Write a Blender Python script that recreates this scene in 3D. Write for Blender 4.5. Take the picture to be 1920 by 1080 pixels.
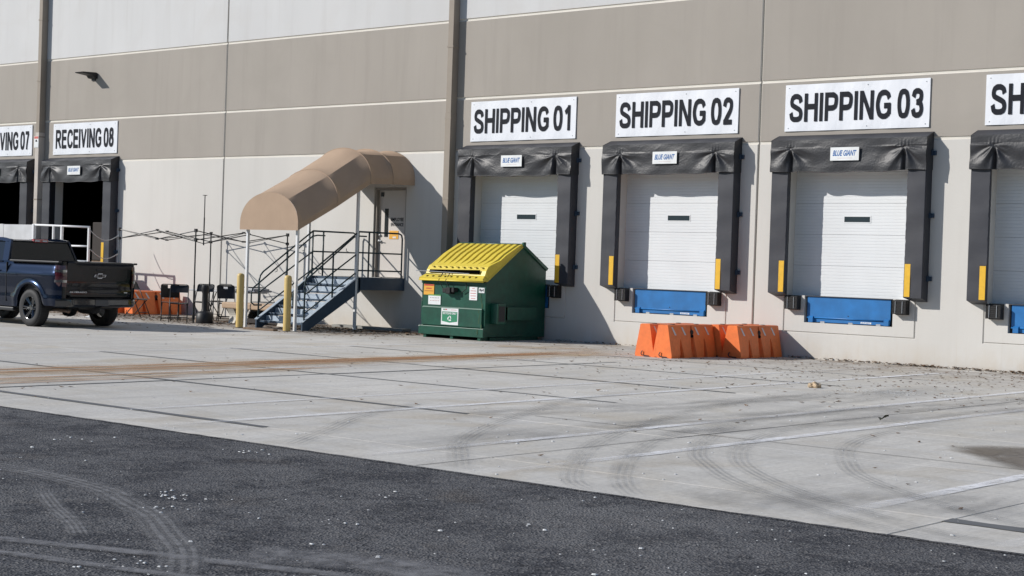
import bpy, bmesh, math, random
from mathutils import Vector, Matrix
R = random.Random(7)
for o in list(bpy.data.objects): bpy.data.objects.remove(o)
SC = bpy.context.scene
COL = SC.collection

# ------------------------------------------------------------------ camera
def set_camera():
    yaw, pitch, roll = math.radians(39.9413), math.radians(.76354), math.radians(1.93046)
    cy, sy, cp, sp, cr, sr = math.cos(yaw), math.sin(yaw), math.cos(pitch), math.sin(pitch), math.cos(roll), math.sin(roll)
    fwd = Vector((-sy, cy, 0)); right = Vector((cy, sy, 0)); up = Vector((0, 0, 1))
    f2 = fwd * cp - up * sp; u2 = up * cp + fwd * sp
    r3 = right * cr + u2 * sr; u3 = u2 * cr - right * sr
    cam = bpy.data.cameras.new('camera'); co = bpy.data.objects.new('camera', cam); COL.objects.link(co)
    m = Matrix((( r3.x, u3.x, -f2.x, 0), (r3.y, u3.y, -f2.y, -27.6), (r3.z, u3.z, -f2.z, 1.5885), (0, 0, 0, 1)))
    co.matrix_world = m
    cam.sensor_width = 36; cam.lens = 3016.97 / 1920 * 36
    cam.clip_end = 2000; cam.clip_start = .1
    SC.camera = co
set_camera()
# ------------------------------------------------------------------ light
SUN = Vector((1.05, 1.0, -.79)).normalized()      # direction the light travels
def set_light():
    w = bpy.data.worlds.new('World'); SC.world = w; w.use_nodes = True
    nt = w.node_tree; bg = nt.nodes['Background']
    sk = nt.nodes.new('ShaderNodeTexSky'); sk.sky_type = 'NISHITA'; sk.sun_disc = False
    el = math.asin(-SUN.z)
    sk.sun_elevation = el; sk.sun_rotation = math.atan2(-SUN.x, -SUN.y)
    sk.air_density = 1.0; sk.dust_density = .15; sk.ozone_density = 3.5
    nt.links.new(sk.outputs[0], bg.inputs[0]); bg.inputs[1].default_value = .088
    l = bpy.data.lights.new('sun', 'SUN'); l.energy = 4.5; l.angle = math.radians(.5); l.color = (1, .955, .90)
    o = bpy.data.objects.new('sun', l); COL.objects.link(o)
    o.rotation_euler = SUN.to_track_quat('-Z', 'Y').to_euler(); o.location = (-20, -30, 30)
    SC.view_settings.view_transform = 'Standard'; SC.view_settings.look = 'None'
    SC.view_settings.exposure = 0.0; SC.view_settings.gamma = 1; SC.view_settings.use_curve_mapping = False
set_light()
SC.render.engine = 'CYCLES'

# ------------------------------------------------------------------ materials
MAT = {}
def mat(name, col, rough=.7, metal=0, var=.12, scale=3.0, bump=0, bscale=60, spec=.5, coat=0, trans=0, var2=0, scale2=.4, detail=6, diffr=0, stretch=None):
    """principled with two scales of colour variation and an optional bump, all in object space of the scene (generated by position)"""
    if name in MAT: return MAT[name]
    m = bpy.data.materials.new(name); m.use_nodes = True; MAT[name] = m
    nt = m.node_tree; b = nt.nodes['Principled BSDF']
    b.inputs['Roughness'].default_value = rough; b.inputs['Metallic'].default_value = metal
    b.inputs['Specular IOR Level'].default_value = spec
    if coat: b.inputs['Coat Weight'].default_value = coat; b.inputs['Coat Roughness'].default_value = .03
    if trans: b.inputs['Transmission Weight'].default_value = trans
    geo = nt.nodes.new('ShaderNodeNewGeometry')
    vec = geo.outputs['Position']
    if stretch:
        mp = nt.nodes.new('ShaderNodeMapping'); mp.inputs['Scale'].default_value = stretch
        nt.links.new(vec, mp.inputs['Vector']); vec = mp.outputs[0]
    n = nt.nodes.new('ShaderNodeTexNoise'); n.inputs['Scale'].default_value = scale; n.inputs['Detail'].default_value = detail
    nt.links.new(vec, n.inputs['Vector'])
    mr = nt.nodes.new('ShaderNodeMapRange'); mr.inputs[1].default_value = .25; mr.inputs[2].default_value = .75
    mr.inputs[3].default_value = 1 - var; mr.inputs[4].default_value = 1 + var
    nt.links.new(n.outputs[0], mr.inputs[0])
    fac = mr.outputs[0]
    if var2:
        n2 = nt.nodes.new('ShaderNodeTexNoise'); n2.inputs['Scale'].default_value = scale2; n2.inputs['Detail'].default_value = 4
        nt.links.new(vec, n2.inputs['Vector'])
        m2 = nt.nodes.new('ShaderNodeMapRange'); m2.inputs[1].default_value = .3; m2.inputs[2].default_value = .7
        m2.inputs[3].default_value = 1 - var2; m2.inputs[4].default_value = 1 + var2
        nt.links.new(n2.outputs[0], m2.inputs[0])
        mu = nt.nodes.new('ShaderNodeMath'); mu.operation = 'MULTIPLY'; nt.links.new(fac, mu.inputs[0]); nt.links.new(m2.outputs[0], mu.inputs[1]); fac = mu.outputs[0]
    vm = nt.nodes.new('ShaderNodeVectorMath'); vm.operation = 'SCALE'; vm.inputs[0].default_value = col[:3]
    nt.links.new(fac, vm.inputs['Scale']); nt.links.new(vm.outputs[0], b.inputs['Base Color'])
    if bump:
        bn = nt.nodes.new('ShaderNodeTexNoise'); bn.inputs['Scale'].default_value = bscale; bn.inputs['Detail'].default_value = 3
        nt.links.new(geo.outputs['Position'], bn.inputs['Vector'])
        bp = nt.nodes.new('ShaderNodeBump'); bp.inputs['Strength'].default_value = bump; bp.inputs['Distance'].default_value = .01
        nt.links.new(bn.outputs[0], bp.inputs['Height']); nt.links.new(bp.outputs[0], b.inputs['Normal'])
    return m

def N(nt, t, **kw):
    n = nt.nodes.new(t)
    for k, v in kw.items():
        if k.startswith('i_'): n.inputs[int(k[2:]) if k[2:].isdigit() else k[2:]].default_value = v
        else: setattr(n, k, v)
    return n
def maprange(nt, src, a, b, c, d):
    n = N(nt, 'ShaderNodeMapRange', i_1=a, i_2=b, i_3=c, i_4=d); nt.links.new(src, n.inputs[0]); return n.outputs[0]
def noise(nt, vec, scale, detail=5, rough=.55, dist=0):
    n = N(nt, 'ShaderNodeTexNoise', i_Scale=scale, i_Detail=detail, i_Roughness=rough, i_Distortion=dist)
    nt.links.new(vec, n.inputs['Vector']); return n.outputs[0]
def mul(nt, a, b):
    n = N(nt, 'ShaderNodeMath', operation='MULTIPLY')
    for i, s in enumerate((a, b)):
        if isinstance(s, (int, float)): n.inputs[i].default_value = s
        else: nt.links.new(s, n.inputs[i])
    return n.outputs[0]
def mixc(nt, fac, c1, c2):
    n = N(nt, 'ShaderNodeMix', data_type='RGBA')
    for i, s in ((0, fac), (6, c1), (7, c2)):
        if isinstance(s, tuple): n.inputs[i].default_value = (*s, 1)
        elif isinstance(s, (int, float)): n.inputs[i].default_value = s
        else: nt.links.new(s, n.inputs[i])
    return n.outputs[2]

def mapv(nt, vec, sc, rot=0):
    mp = N(nt, 'ShaderNodeMapping'); mp.inputs['Scale'].default_value = sc; mp.inputs['Rotation'].default_value = (0, 0, rot)
    nt.links.new(vec, mp.inputs['Vector']); return mp.outputs[0]

def concrete_mat():
    m = bpy.data.materials.new('concrete_paving'); m.use_nodes = True; nt = m.node_tree; b = nt.nodes['Principled BSDF']
    g = N(nt, 'ShaderNodeNewGeometry').outputs['Position']
    big = noise(nt, g, .22, 5, .6, .6)
    mid = noise(nt, mapv(nt, g, (3.2, .5, 1)), .8, 6, .65, .4)       # scuffs drawn out along the lanes
    fine = noise(nt, g, 22, 4, .7)
    spk = N(nt, 'ShaderNodeTexVoronoi', i_Scale=70); nt.links.new(g, spk.inputs['Vector'])
    oi = N(nt, 'ShaderNodeObjectInfo')
    c = mixc(nt, maprange(nt, big, .35, .65, 0, 1), (.60, .578, .53), (.69, .667, .62))
    c = mixc(nt, maprange(nt, oi.outputs['Random'], 0, 1, 0, .22), c, (.48, .465, .435))
    c = mixc(nt, maprange(nt, mid, .42, .78, 0, .7), c, (.40, .39, .37))
    c = mixc(nt, maprange(nt, noise(nt, mapv(nt, g, (.5, 3.5, 1), .35), 1.4, 6, .65), .5, .78, 0, .55), c, (.38, .37, .35))
    c = mixc(nt, maprange(nt, noise(nt, mapv(nt, g, (.6, 2.6, 1), .5), 1.1, 5, .6), .52, .8, 0, .5), c, (.68, .675, .66))
    c = mixc(nt, maprange(nt, noise(nt, g, 9, 6, .75), .55, .75, 0, .45), c, (.43, .41, .37))
    c = mixc(nt, maprange(nt, noise(nt, mapv(nt, g, (7, .7, 1), -.12), 2.2, 6, .7), .58, .78, 0, .4), c, (.36, .35, .33))
    br = noise(nt, mapv(nt, g, (26, 1.1, 1), .04), 1.0, 5, .75)
    c = mixc(nt, maprange(nt, br, .42, .78, 0, .36), c, (.38, .37, .35))
    c = mixc(nt, maprange(nt, noise(nt, g, .7, 6, .65, 1.2), .50, .72, 0, .55), c, (.50, .455, .375))
    # brown dirt near the wall foot
    sx = N(nt, 'ShaderNodeSeparateXYZ'); nt.links.new(g, sx.inputs[0])
    near = maprange(nt, sx.outputs[1], -5.2, -.2, 0, 1)
    c = mixc(nt, mul(nt, mul(nt, near, maprange(nt, noise(nt, g, 1.3, 7, .7), .36, .60, 0, 1)), .8), c, (.235, .185, .14))
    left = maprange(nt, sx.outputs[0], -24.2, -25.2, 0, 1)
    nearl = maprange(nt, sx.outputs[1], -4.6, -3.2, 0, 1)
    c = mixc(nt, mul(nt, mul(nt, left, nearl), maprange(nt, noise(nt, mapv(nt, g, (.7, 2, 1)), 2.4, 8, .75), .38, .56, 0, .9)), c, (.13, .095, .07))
    # tan silt patches
    c = mixc(nt, maprange(nt, noise(nt, g, .45, 4, .6, 1.0), .56, .74, 0, .5), c, (.42, .35, .25))
    f2 = maprange(nt, fine, .3, .7, .86, 1.12)
    vm = N(nt, 'ShaderNodeVectorMath', operation='SCALE'); nt.links.new(c, vm.inputs[0]); nt.links.new(f2, vm.inputs['Scale'])
    nt.links.new(vm.outputs[0], b.inputs['Base Color'])
    b.inputs['Roughness'].default_value = .88; b.inputs['Specular IOR Level'].default_value = .25
    bp = N(nt, 'ShaderNodeBump', i_Strength=.35, i_Distance=.006); nt.links.new(noise(nt, g, 45, 4, .7), bp.inputs['Height'])
    nt.links.new(bp.outputs[0], b.inputs['Normal']); MAT['concrete'] = m; return m
def asphalt_mat():
    m = bpy.data.materials.new('asphalt'); m.use_nodes = True; nt = m.node_tree; b = nt.nodes['Principled BSDF']
    g = N(nt, 'ShaderNodeNewGeometry').outputs['Position']
    big = noise(nt, g, .5, 6, .65, .8); mid = noise(nt, g, 4, 6, .7)
    v = N(nt, 'ShaderNodeTexVoronoi', i_Scale=60); nt.links.new(g, v.inputs['Vector'])
    v2 = N(nt, 'ShaderNodeTexVoronoi', i_Scale=26); nt.links.new(g, v2.inputs['Vector'])
    c = mixc(nt, maprange(nt, big, .38, .62, 0, 1), (.075, .077, .085), (.125, .126, .132))
    c = mixc(nt, maprange(nt, mid, .45, .7, 0, .6), c, (.135, .134, .135))
    c = mixc(nt, maprange(nt, noise(nt, g, 1.6, 7, .75, .3), .47, .58, 0, .9), c, (.036, .038, .046))
    c = mixc(nt, maprange(nt, noise(nt, g, 3.4, 5, .7, .2), .55, .66, 0, .85), c, (.026, .028, .034))
    c = mixc(nt, maprange(nt, noise(nt, g, .33, 4, .6, .6), .54, .70, 0, .6), c, (.18, .18, .182))
    sxx = N(nt, 'ShaderNodeSeparateXYZ'); nt.links.new(v.outputs['Color'], sxx.inputs[0])
    c = mixc(nt, maprange(nt, sxx.outputs[0], .72, .98, 0, .75), c, (.22, .215, .21))
    c = mixc(nt, maprange(nt, sxx.outputs[1], .70, .98, 0, .8), c, (.018, .019, .023))
    sy = N(nt, 'ShaderNodeSeparateXYZ'); nt.links.new(v2.outputs['Color'], sy.inputs[0])
    c = mixc(nt, maprange(nt, sy.outputs[0], .8, 1, 0, .5), c, (.16, .15, .145))
    c = mixc(nt, maprange(nt, noise(nt, g, .9, 4, .6, .5), .6, .75, 0, .4), c, (.105, .085, .065))
    nt.links.new(c, b.inputs['Base Color'])
    b.inputs['Roughness'].default_value = .82; b.inputs['Specular IOR Level'].default_value = .3
    bp = N(nt, 'ShaderNodeBump', i_Strength=.8, i_Distance=.012)
    h = N(nt, 'ShaderNodeMath', operation='ADD'); nt.links.new(v.outputs['Distance'], h.inputs[0]); nt.links.new(noise(nt, g, 30, 4, .7), h.inputs[1])
    nt.links.new(h.outputs[0], bp.inputs['Height']); nt.links.new(bp.outputs[0], b.inputs['Normal']); MAT['asphalt'] = m; return m
def stain_mat(name, col, strength=.8, ns=6.0, lo=.4, hi=.62, soft=True, rough=.9, lines=0, stretch=(1, 1, 1), lohi_soft=0, floor=.12, edge=.28):
    """thin sheet: worn paint, rust, rubber; its cover fades by noise and towards the sides of the strip"""
    m = bpy.data.materials.new(name); m.use_nodes = True; MAT[name] = m; nt = m.node_tree; b = nt.nodes['Principled BSDF']
    b.inputs['Base Color'].default_value = (*col, 1); b.inputs['Roughness'].default_value = rough; b.inputs['Specular IOR Level'].default_value = .25
    g = N(nt, 'ShaderNodeNewGeometry').outputs['Position']
    a = maprange(nt, noise(nt, mapv(nt, g, stretch), ns, 6, .7), lo, hi, 0, 1)
    uv = N(nt, 'ShaderNodeUVMap'); s = N(nt, 'ShaderNodeSeparateXYZ'); nt.links.new(uv.outputs[0], s.inputs[0])
    if soft:
        w = N(nt, 'ShaderNodeMath', operation='PINGPONG', i_1=.5); nt.links.new(s.outputs[0], w.inputs[0])
        a = mul(nt, a, maprange(nt, w.outputs[0], 0, .12 if lohi_soft else edge, 0, 1))
        if lohi_soft: a = mul(nt, a, maprange(nt, noise(nt, g, .8, 3), .3, .62, .35, 1))
        w2 = N(nt, 'ShaderNodeMath', operation='PINGPONG', i_1=.5); nt.links.new(s.outputs[1], w2.inputs[0])
        a = mul(nt, a, maprange(nt, w2.outputs[0], 0, .12, 0, 1))
    if lines:
        w = N(nt, 'ShaderNodeMath', operation='SINE'); nt.links.new(mul(nt, s.outputs[0], lines * 6.2832), w.inputs[0])
        a = mul(nt, a, maprange(nt, w.outputs[0], -.4, .5, floor, 1))
    a = mul(nt, a, strength)
    nt.links.new(a, b.inputs['Alpha']); return m

concrete_mat(); asphalt_mat()
cream = mat('wall_paint_cream', (.605, .588, .552), .85, var=.03, scale=1.2, bump=.15, bscale=25, spec=.2, var2=.05, scale2=.25, stretch=(1, 1, .35))
def grime(m):
    nt = m.node_tree; b = nt.nodes['Principled BSDF']; src = b.inputs['Base Color'].links[0].from_socket
    g = N(nt, 'ShaderNodeNewGeometry').outputs['Position']; sx = N(nt, 'ShaderNodeSeparateXYZ'); nt.links.new(g, sx.inputs[0])
    n1 = noise(nt, mapv(nt, g, (1, 1, .6)), 1.7, 7, .7)
    f = mul(nt, maprange(nt, sx.outputs[2], 0, .45, 1, 0), maprange(nt, n1, .38, .66, 0, .65))
    c = mixc(nt, f, src, (.50, .42, .31))
    f2 = mul(nt, maprange(nt, sx.outputs[2], .1, .75, 1, 0), maprange(nt, noise(nt, mapv(nt, g, (9, 1, .25)), 1.3, 6, .7), .56, .75, 0, .4))
    c = mixc(nt, f2, c, (.45, .36, .25))
    nt.links.new(c, b.inputs['Base Color'])
grime(cream)
def streaks(m, amt, col):
    nt = m.node_tree; b = nt.nodes['Principled BSDF']; src = b.inputs['Base Color'].links[0].from_socket
    g = N(nt, 'ShaderNodeNewGeometry').outputs['Position']
    c = mixc(nt, maprange(nt, noise(nt, mapv(nt, g, (2.2, 1, .12)), 1.1, 6, .65), .52, .74, 0, amt), src, col)
    c = mixc(nt, maprange(nt, noise(nt, mapv(nt, g, (1, 1, 1)), .55, 5, .6, .8), .5, .72, 0, amt), c, tuple(x * 1.12 for x in col))
    nt.links.new(c, b.inputs['Base Color'])
streaks(cream, .42, (.52, .50, .465))
taupe = mat('wall_paint_taupe', (.36, .33, .293), .85, var=.035, scale=1.5, bump=.15, bscale=25, spec=.2, var2=.05, scale2=.3, stretch=(1, 1, .35))
streaks(taupe, .6, (.30, .276, .243))
lightp = mat('wall_paint_light_grey', (.585, .585, .58), .85, var=.03, scale=1.2, bump=.15, bscale=25, spec=.2, var2=.05, scale2=.25, stretch=(1, 1, .35))
streaks(lightp, .55, (.50, .49, .475))
groovep = mat('groove_paint', (.66, .63, .57), .8, var=.05, scale=2, spec=.2)
caulk = mat('joint_caulk', (.10, .095, .085), .8)
brownmet = mat('downspout_taupe_metal', (.31, .27, .225), .6, var=.05, spec=.15)
darkbrown = mat('dark_brown_board', (.034, .027, .024), .8)
white = mat('white_paint_metal', (.74, .75, .76), .45, var=.03)
doorwhite = mat('door_white_steel', (.70, .72, .73), .42, var=.03, scale=1.5, var2=.04, scale2=.6)
signwhite = mat('sign_white_board', (.74, .76, .80), .4, var=.01)
ink = mat('sign_ink_black', (.010, .012, .018), .6, var=.05, spec=.15)
vinyl = mat('black_vinyl', (.026, .027, .031), .46, var=.25, scale=5, bump=.45, bscale=26, spec=.4)
vinyl2 = mat('black_pad_vinyl', (.036, .038, .047), .52, var=.12, scale=3, bump=.2, bscale=8, spec=.4)
yellow = mat('safety_yellow', (.72, .42, .02), .5, var=.08, scale=14)
yellowlid = mat('yellow_plastic_lid', (.70, .55, .06), .45, var=.06, scale=3, spec=.45)
yellowpost = mat('pale_yellow_paint', (.62, .45, .16), .45, var=.06, scale=6)
blue = mat('leveler_blue_paint', (.015, .155, .42), .42, var=.14, scale=5, var2=.08, scale2=2)
rubber = mat('black_rubber', (.012, .012, .012), .75, var=.3, scale=20, bump=.6, bscale=50)
glassd = mat('dark_glass', (.02, .025, .03), .08, spec=.8, var=.05)
green = mat('dumpster_green_steel', (.005, .068, .042), .38, var=.22, scale=3.5, var2=.15, scale2=9, bump=.2, bscale=14)
steelblue = mat('blue_grey_steel_paint', (.045, .075, .115), .42, var=.15, scale=6)
tread = mat('tread_grating', (.42, .49, .56), .45, metal=.2, var=.2, scale=8)
railg = mat('dark_green_rail_paint', (.018, .042, .05), .4, var=.1)
galv = mat('galvanised_steel', (.42, .44, .46), .4, metal=.5, var=.08)
canvas = mat('beige_canvas', (.41, .30, .215), .85, var=.04, scale=3, bump=.25, bscale=70, spec=.2, var2=.05, scale2=1.2)
orange = mat('orange_barrier_plastic', (.86, .20, .045), .5, var=.08, scale=4, var2=.08, scale2=14, spec=.4)
reflect = mat('white_reflective_tape', (.62, .60, .60), .4, var=.15, scale=20)
blackmet = mat('black_metal', (.014, .015, .017), .45)
blackpl = mat('black_plastic', (.012, .013, .016), .5)
greymet = mat('grey_tube', (.20, .22, .24), .4, metal=.4)
carpaint = mat('deep_blue_black_car_paint', (.002, .010, .033), .22, metal=.8, coat=.5, var=.03, spec=.3)
chrome = mat('dark_chrome', (.35, .36, .38), .12, metal=1, var=.02)
badgem = mat('badge_satin', (.65, .66, .68), .4, metal=.3, var=.02)
blackchrome = mat('black_gloss_rim', (.03, .03, .033), .15, metal=.8, var=.02)
shadedpaint = mat('shaded_black_car_paint', (.004, .005, .008), .2, coat=.4, var=.02, spec=.25)  # same truck paint; the shade on the tail is put into a blacker colour
redl = mat('red_lamp_lens', (.05, .004, .012), .15, coat=1)
redb = mat('brake_lamp_red', (.40, .012, .02), .2, coat=1)
tyrem = mat('tyre_rubber', (.018, .018, .019), .7, var=.15, bump=.3, bscale=40)
tan = mat('tan_concrete', (.46, .33, .22), .8, var=.08)
pale = mat('pale_concrete', (.60, .57, .50), .85, var=.06, bump=.2)
tabletop = mat('grey_table_plastic', (.42, .43, .45), .5)
wood = mat('weathered_wood', (.20, .14, .095), .85, var=.25, scale=10, stretch=(1, 6, 1))
cardb = mat('cardboard', (.42, .27, .15), .85)
bluetxt = mat('label_blue_ink', (.02, .12, .35), .5)
redtxt = mat('label_red_ink', (.5, .03, .03), .5)
labelor = mat('label_orange', (.75, .38, .04), .5)
labelgr = mat('label_green', (.02, .22, .11), .5)
stkw = mat('label_white', (.72, .74, .74), .5)
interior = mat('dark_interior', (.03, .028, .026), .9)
sealant = mat('joint_sealant', (.13, .135, .14), .85, var=.1)
hairj = mat('joint_dark', (.06, .055, .05), .9)
leafm = mat('dry_leaf', (.13, .075, .038), .85, var=.5, scale=6)
chipm = mat('white_chip', (.62, .63, .63), .8, var=.1)
stone = mat('pale_rock', (.50, .38, .25), .9, var=.15, bump=.4)
rustp = mat('rust_drip', (.22, .09, .03), .9, var=.3, scale=10)

streaks(orange, .5, (.62, .15, .05)); streaks(green, .45, (.022, .075, .048)); streaks(yellowlid, .35, (.50, .40, .10))
streaks(doorwhite, .25, (.62, .63, .63)); streaks(blue, .4, (.02, .10, .25)); streaks(canvas, .45, (.34, .245, .175)); streaks(vinyl2, .5, (.055, .055, .06)); streaks(vinyl, .4, (.05, .05, .052))
# ------------------------------------------------------------------ mesh building
class MB:
    def __init__(s): s.v = []; s.f = []; s.m = []; s.uv = None
    def add(s, vs, fs, mi=0):
        b = len(s.v); s.v += [tuple(v) for v in vs]
        for f in fs: s.f.append(tuple(b + i for i in f)); s.m.append(mi)
        return s
    def box(s, x0, x1, y0, y1, z0, z1, mi=0, bev=0):
        if bev <= 0:
            vs = [(x, y, z) for z in (z0, z1) for y in (y0, y1) for x in (x0, x1)]
            fs = [(0, 2, 3, 1), (4, 5, 7, 6), (0, 1, 5, 4), (2, 6, 7, 3), (0, 4, 6, 2), (1, 3, 7, 5)]
            return s.add(vs, fs, mi)
        bm = bmesh.new(); bmesh.ops.create_cube(bm, size=1)
        for v in bm.verts: v.co = Vector(((x0 + x1) / 2 + v.co.x * (x1 - x0), (y0 + y1) / 2 + v.co.y * (y1 - y0), (z0 + z1) / 2 + v.co.z * (z1 - z0)))
        bmesh.ops.bevel(bm, geom=bm.edges[:], offset=bev, segments=2, affect='EDGES', profile=.5)
        bm.verts.ensure_lookup_table()
        s.add([v.co for v in bm.verts], [[v.index for v in f.verts] for f in bm.faces], mi); bm.free(); return s
    def tube(s, pts, r, n=8, mi=0, caps=True, closed=False):
        pts = [Vector(p) for p in pts]; rings = []
        rs = r if isinstance(r, (list, tuple)) else [r] * len(pts)
        up = None
        for i, p in enumerate(pts):
            if closed: d = (pts[(i + 1) % len(pts)] - pts[i - 1])
            elif i == 0: d = pts[1] - pts[0]
            elif i == len(pts) - 1: d = pts[-1] - pts[-2]
            else: d = (pts[i + 1] - p).normalized() + (p - pts[i - 1]).normalized()
            d.normalize()
            if up is None: up = d.orthogonal().normalized()
            up = (up - d * up.dot(d)).normalized(); sd = d.cross(up)
            k = 1
            rings.append([p + (up * math.cos(2 * math.pi * j / n) + sd * math.sin(2 * math.pi * j / n)) * rs[i] * k for j in range(n)])
        b = len(s.v)
        for rg in rings: s.v += [tuple(v) for v in rg]
        cnt = len(rings) if closed else len(rings) - 1
        for i in range(cnt):
            a = b + i * n; c = b + ((i + 1) % len(rings)) * n
            for j in range(n): s.f.append((a + j, a + (j + 1) % n, c + (j + 1) % n, c + j)); s.m.append(mi)
        if caps and not closed:
            s.f.append(tuple(b + j for j in range(n))[::-1]); s.m.append(mi)
            e = b + (len(rings) - 1) * n; s.f.append(tuple(e + j for j in range(n))); s.m.append(mi)
        return s
    def lathe(s, prof, axis='Z', c=(0, 0, 0), n=24, mi=0):
        """prof: (r, h) pairs"""
        b = len(s.v)
        for r, h in prof:
            for j in range(n):
                a = 2 * math.pi * j / n; x, y = r * math.cos(a), r * math.sin(a)
                p = (x, y, h) if axis == 'Z' else (x, h, y) if axis == 'Y' else (h, x, y)
                s.v.append((p[0] + c[0], p[1] + c[1], p[2] + c[2]))
        for i in range(len(prof) - 1):
            for j in range(n):
                s.f.append((b + i * n + j, b + i * n + (j + 1) % n, b + (i + 1) * n + (j + 1) % n, b + (i + 1) * n + j)); s.m.append(mi)
        return s
    def prism(s, poly, axis, a0, a1, mi=0):
        """poly 2D points; axis 'X': poly=(y,z); 'Y': (x,z); 'Z': (x,y)"""
        n = len(poly)
        def P(p, a): return (a, p[0], p[1]) if axis == 'X' else (p[0], a, p[1]) if axis == 'Y' else (p[0], p[1], a)
        vs = [P(p, a0) for p in poly] + [P(p, a1) for p in poly]
        fs = [tuple(range(n))[::-1], tuple(range(n, 2 * n))] + [(i, (i + 1) % n, n + (i + 1) % n, n + i) for i in range(n)]
        return s.add(vs, fs, mi)
    def grid(s, P, nu, nv, mi=0, skip=None, mf=None):
        b = len(s.v)
        for j in range(nv + 1):
            for i in range(nu + 1): s.v.append(tuple(P(i, j)))
        for j in range(nv):
            for i in range(nu):
                if skip and skip(i, j): continue
                a = b + j * (nu + 1) + i
                s.f.append((a, a + 1, a + nu + 2, a + nu + 1)); s.m.append(mf(i, j) if mf else mi)
        return s
    def build(s, name, mats, parent=None, smooth=False, loc=None, auto=None, fix=True):
        me = bpy.data.meshes.new(name); me.from_pydata(s.v, [], s.f)
        if not isinstance(mats, (list, tuple)): mats = [mats]
        for m in mats: me.materials.append(m)
        for p, mi in zip(me.polygons, s.m): p.material_index = mi
        if s.uv:
            ul = me.uv_layers.new(name='UVMap')
            for l in me.loops: ul.data[l.index].uv = s.uv[l.vertex_index]
        if fix:
            bm = bmesh.new(); bm.from_mesh(me); bmesh.ops.recalc_face_normals(bm, faces=bm.faces[:]); bm.to_mesh(me); bm.free()
        if smooth:
            for p in me.polygons: p.use_smooth = True
            if auto is not None:
                try: me.set_sharp_from_angle(angle=math.radians(auto))
                except Exception: pass
        o = bpy.data.objects.new(name, me); COL.objects.link(o)
        if parent: o.parent = parent
        if loc: o.location = loc
        return o

def print_line(m, parent, width, height, centre):
    mb = MB(); w, h = width / 2, height / 2; mb.add([(-w, 0, -h), (w, 0, -h), (w, 0, h), (-w, 0, h)], [(0, 1, 2, 3)])
    return mb.build('print_line', m, parent, loc=centre, fix=False)
def empty(name, loc=(0, 0, 0), rz=0):
    o = bpy.data.objects.new(name, None); o.empty_display_size = .2; o.location = loc; o.rotation_euler = (0, 0, rz); COL.objects.link(o); return o
def tag(o, label=None, cat=None, group=None, kind=None):
    if label: o['label'] = label
    if cat: o['category'] = cat
    if group: o['group'] = group
    if kind: o['kind'] = kind
    return o
KIDS = {}
def kids(o): return [c for c in bpy.data.objects if c.parent == o]
def copy_tree(o, loc=None, label=None, parent=None):
    c = o.copy(); COL.objects.link(c)
    if parent: c.parent = parent
    if loc: c.location = loc
    if label: c['label'] = label
    for k in kids(o): copy_tree(k, parent=c)
    return c
def text_obj(txt, name, m, parent, width, height, centre, normal='-Y', shear=0, bold=.012, depth=.004, space=1.0):
    """lettering as a flat mesh sized to width x height, lying in the XZ plane facing -Y (or the YZ plane facing +X)"""
    cu = bpy.data.curves.new(name, 'FONT'); cu.body = txt; cu.align_x = 'CENTER'; cu.align_y = 'CENTER'; cu.size = 1
    cu.offset = bold; cu.shear = shear; cu.space_character = space; cu.resolution_u = 4; cu.extrude = 0
    tmp = bpy.data.objects.new(name, cu); COL.objects.link(tmp)
    bpy.context.view_layer.update()
    me = bpy.data.meshes.new_from_object(tmp.evaluated_get(bpy.context.evaluated_depsgraph_get()))
    bpy.data.objects.remove(tmp)
    xs = [v.co.x for v in me.vertices]; ys = [v.co.y for v in me.vertices]
    x0, x1, y0, y1 = min(xs), max(xs), min(ys), max(ys)
    for v in me.vertices:
        u = ((v.co.x - x0) / (x1 - x0) - .5) * width; w = ((v.co.y - y0) / (y1 - y0) - .5) * height
        if normal == '-Y': v.co = Vector((u, 0, w))
        elif normal == '+X': v.co = Vector((0, u, w))
    me.materials.clear(); me.materials.append(m)
    o = bpy.data.objects.new(name, me); COL.objects.link(o); o.parent = parent; o.location = centre
    return o

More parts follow.
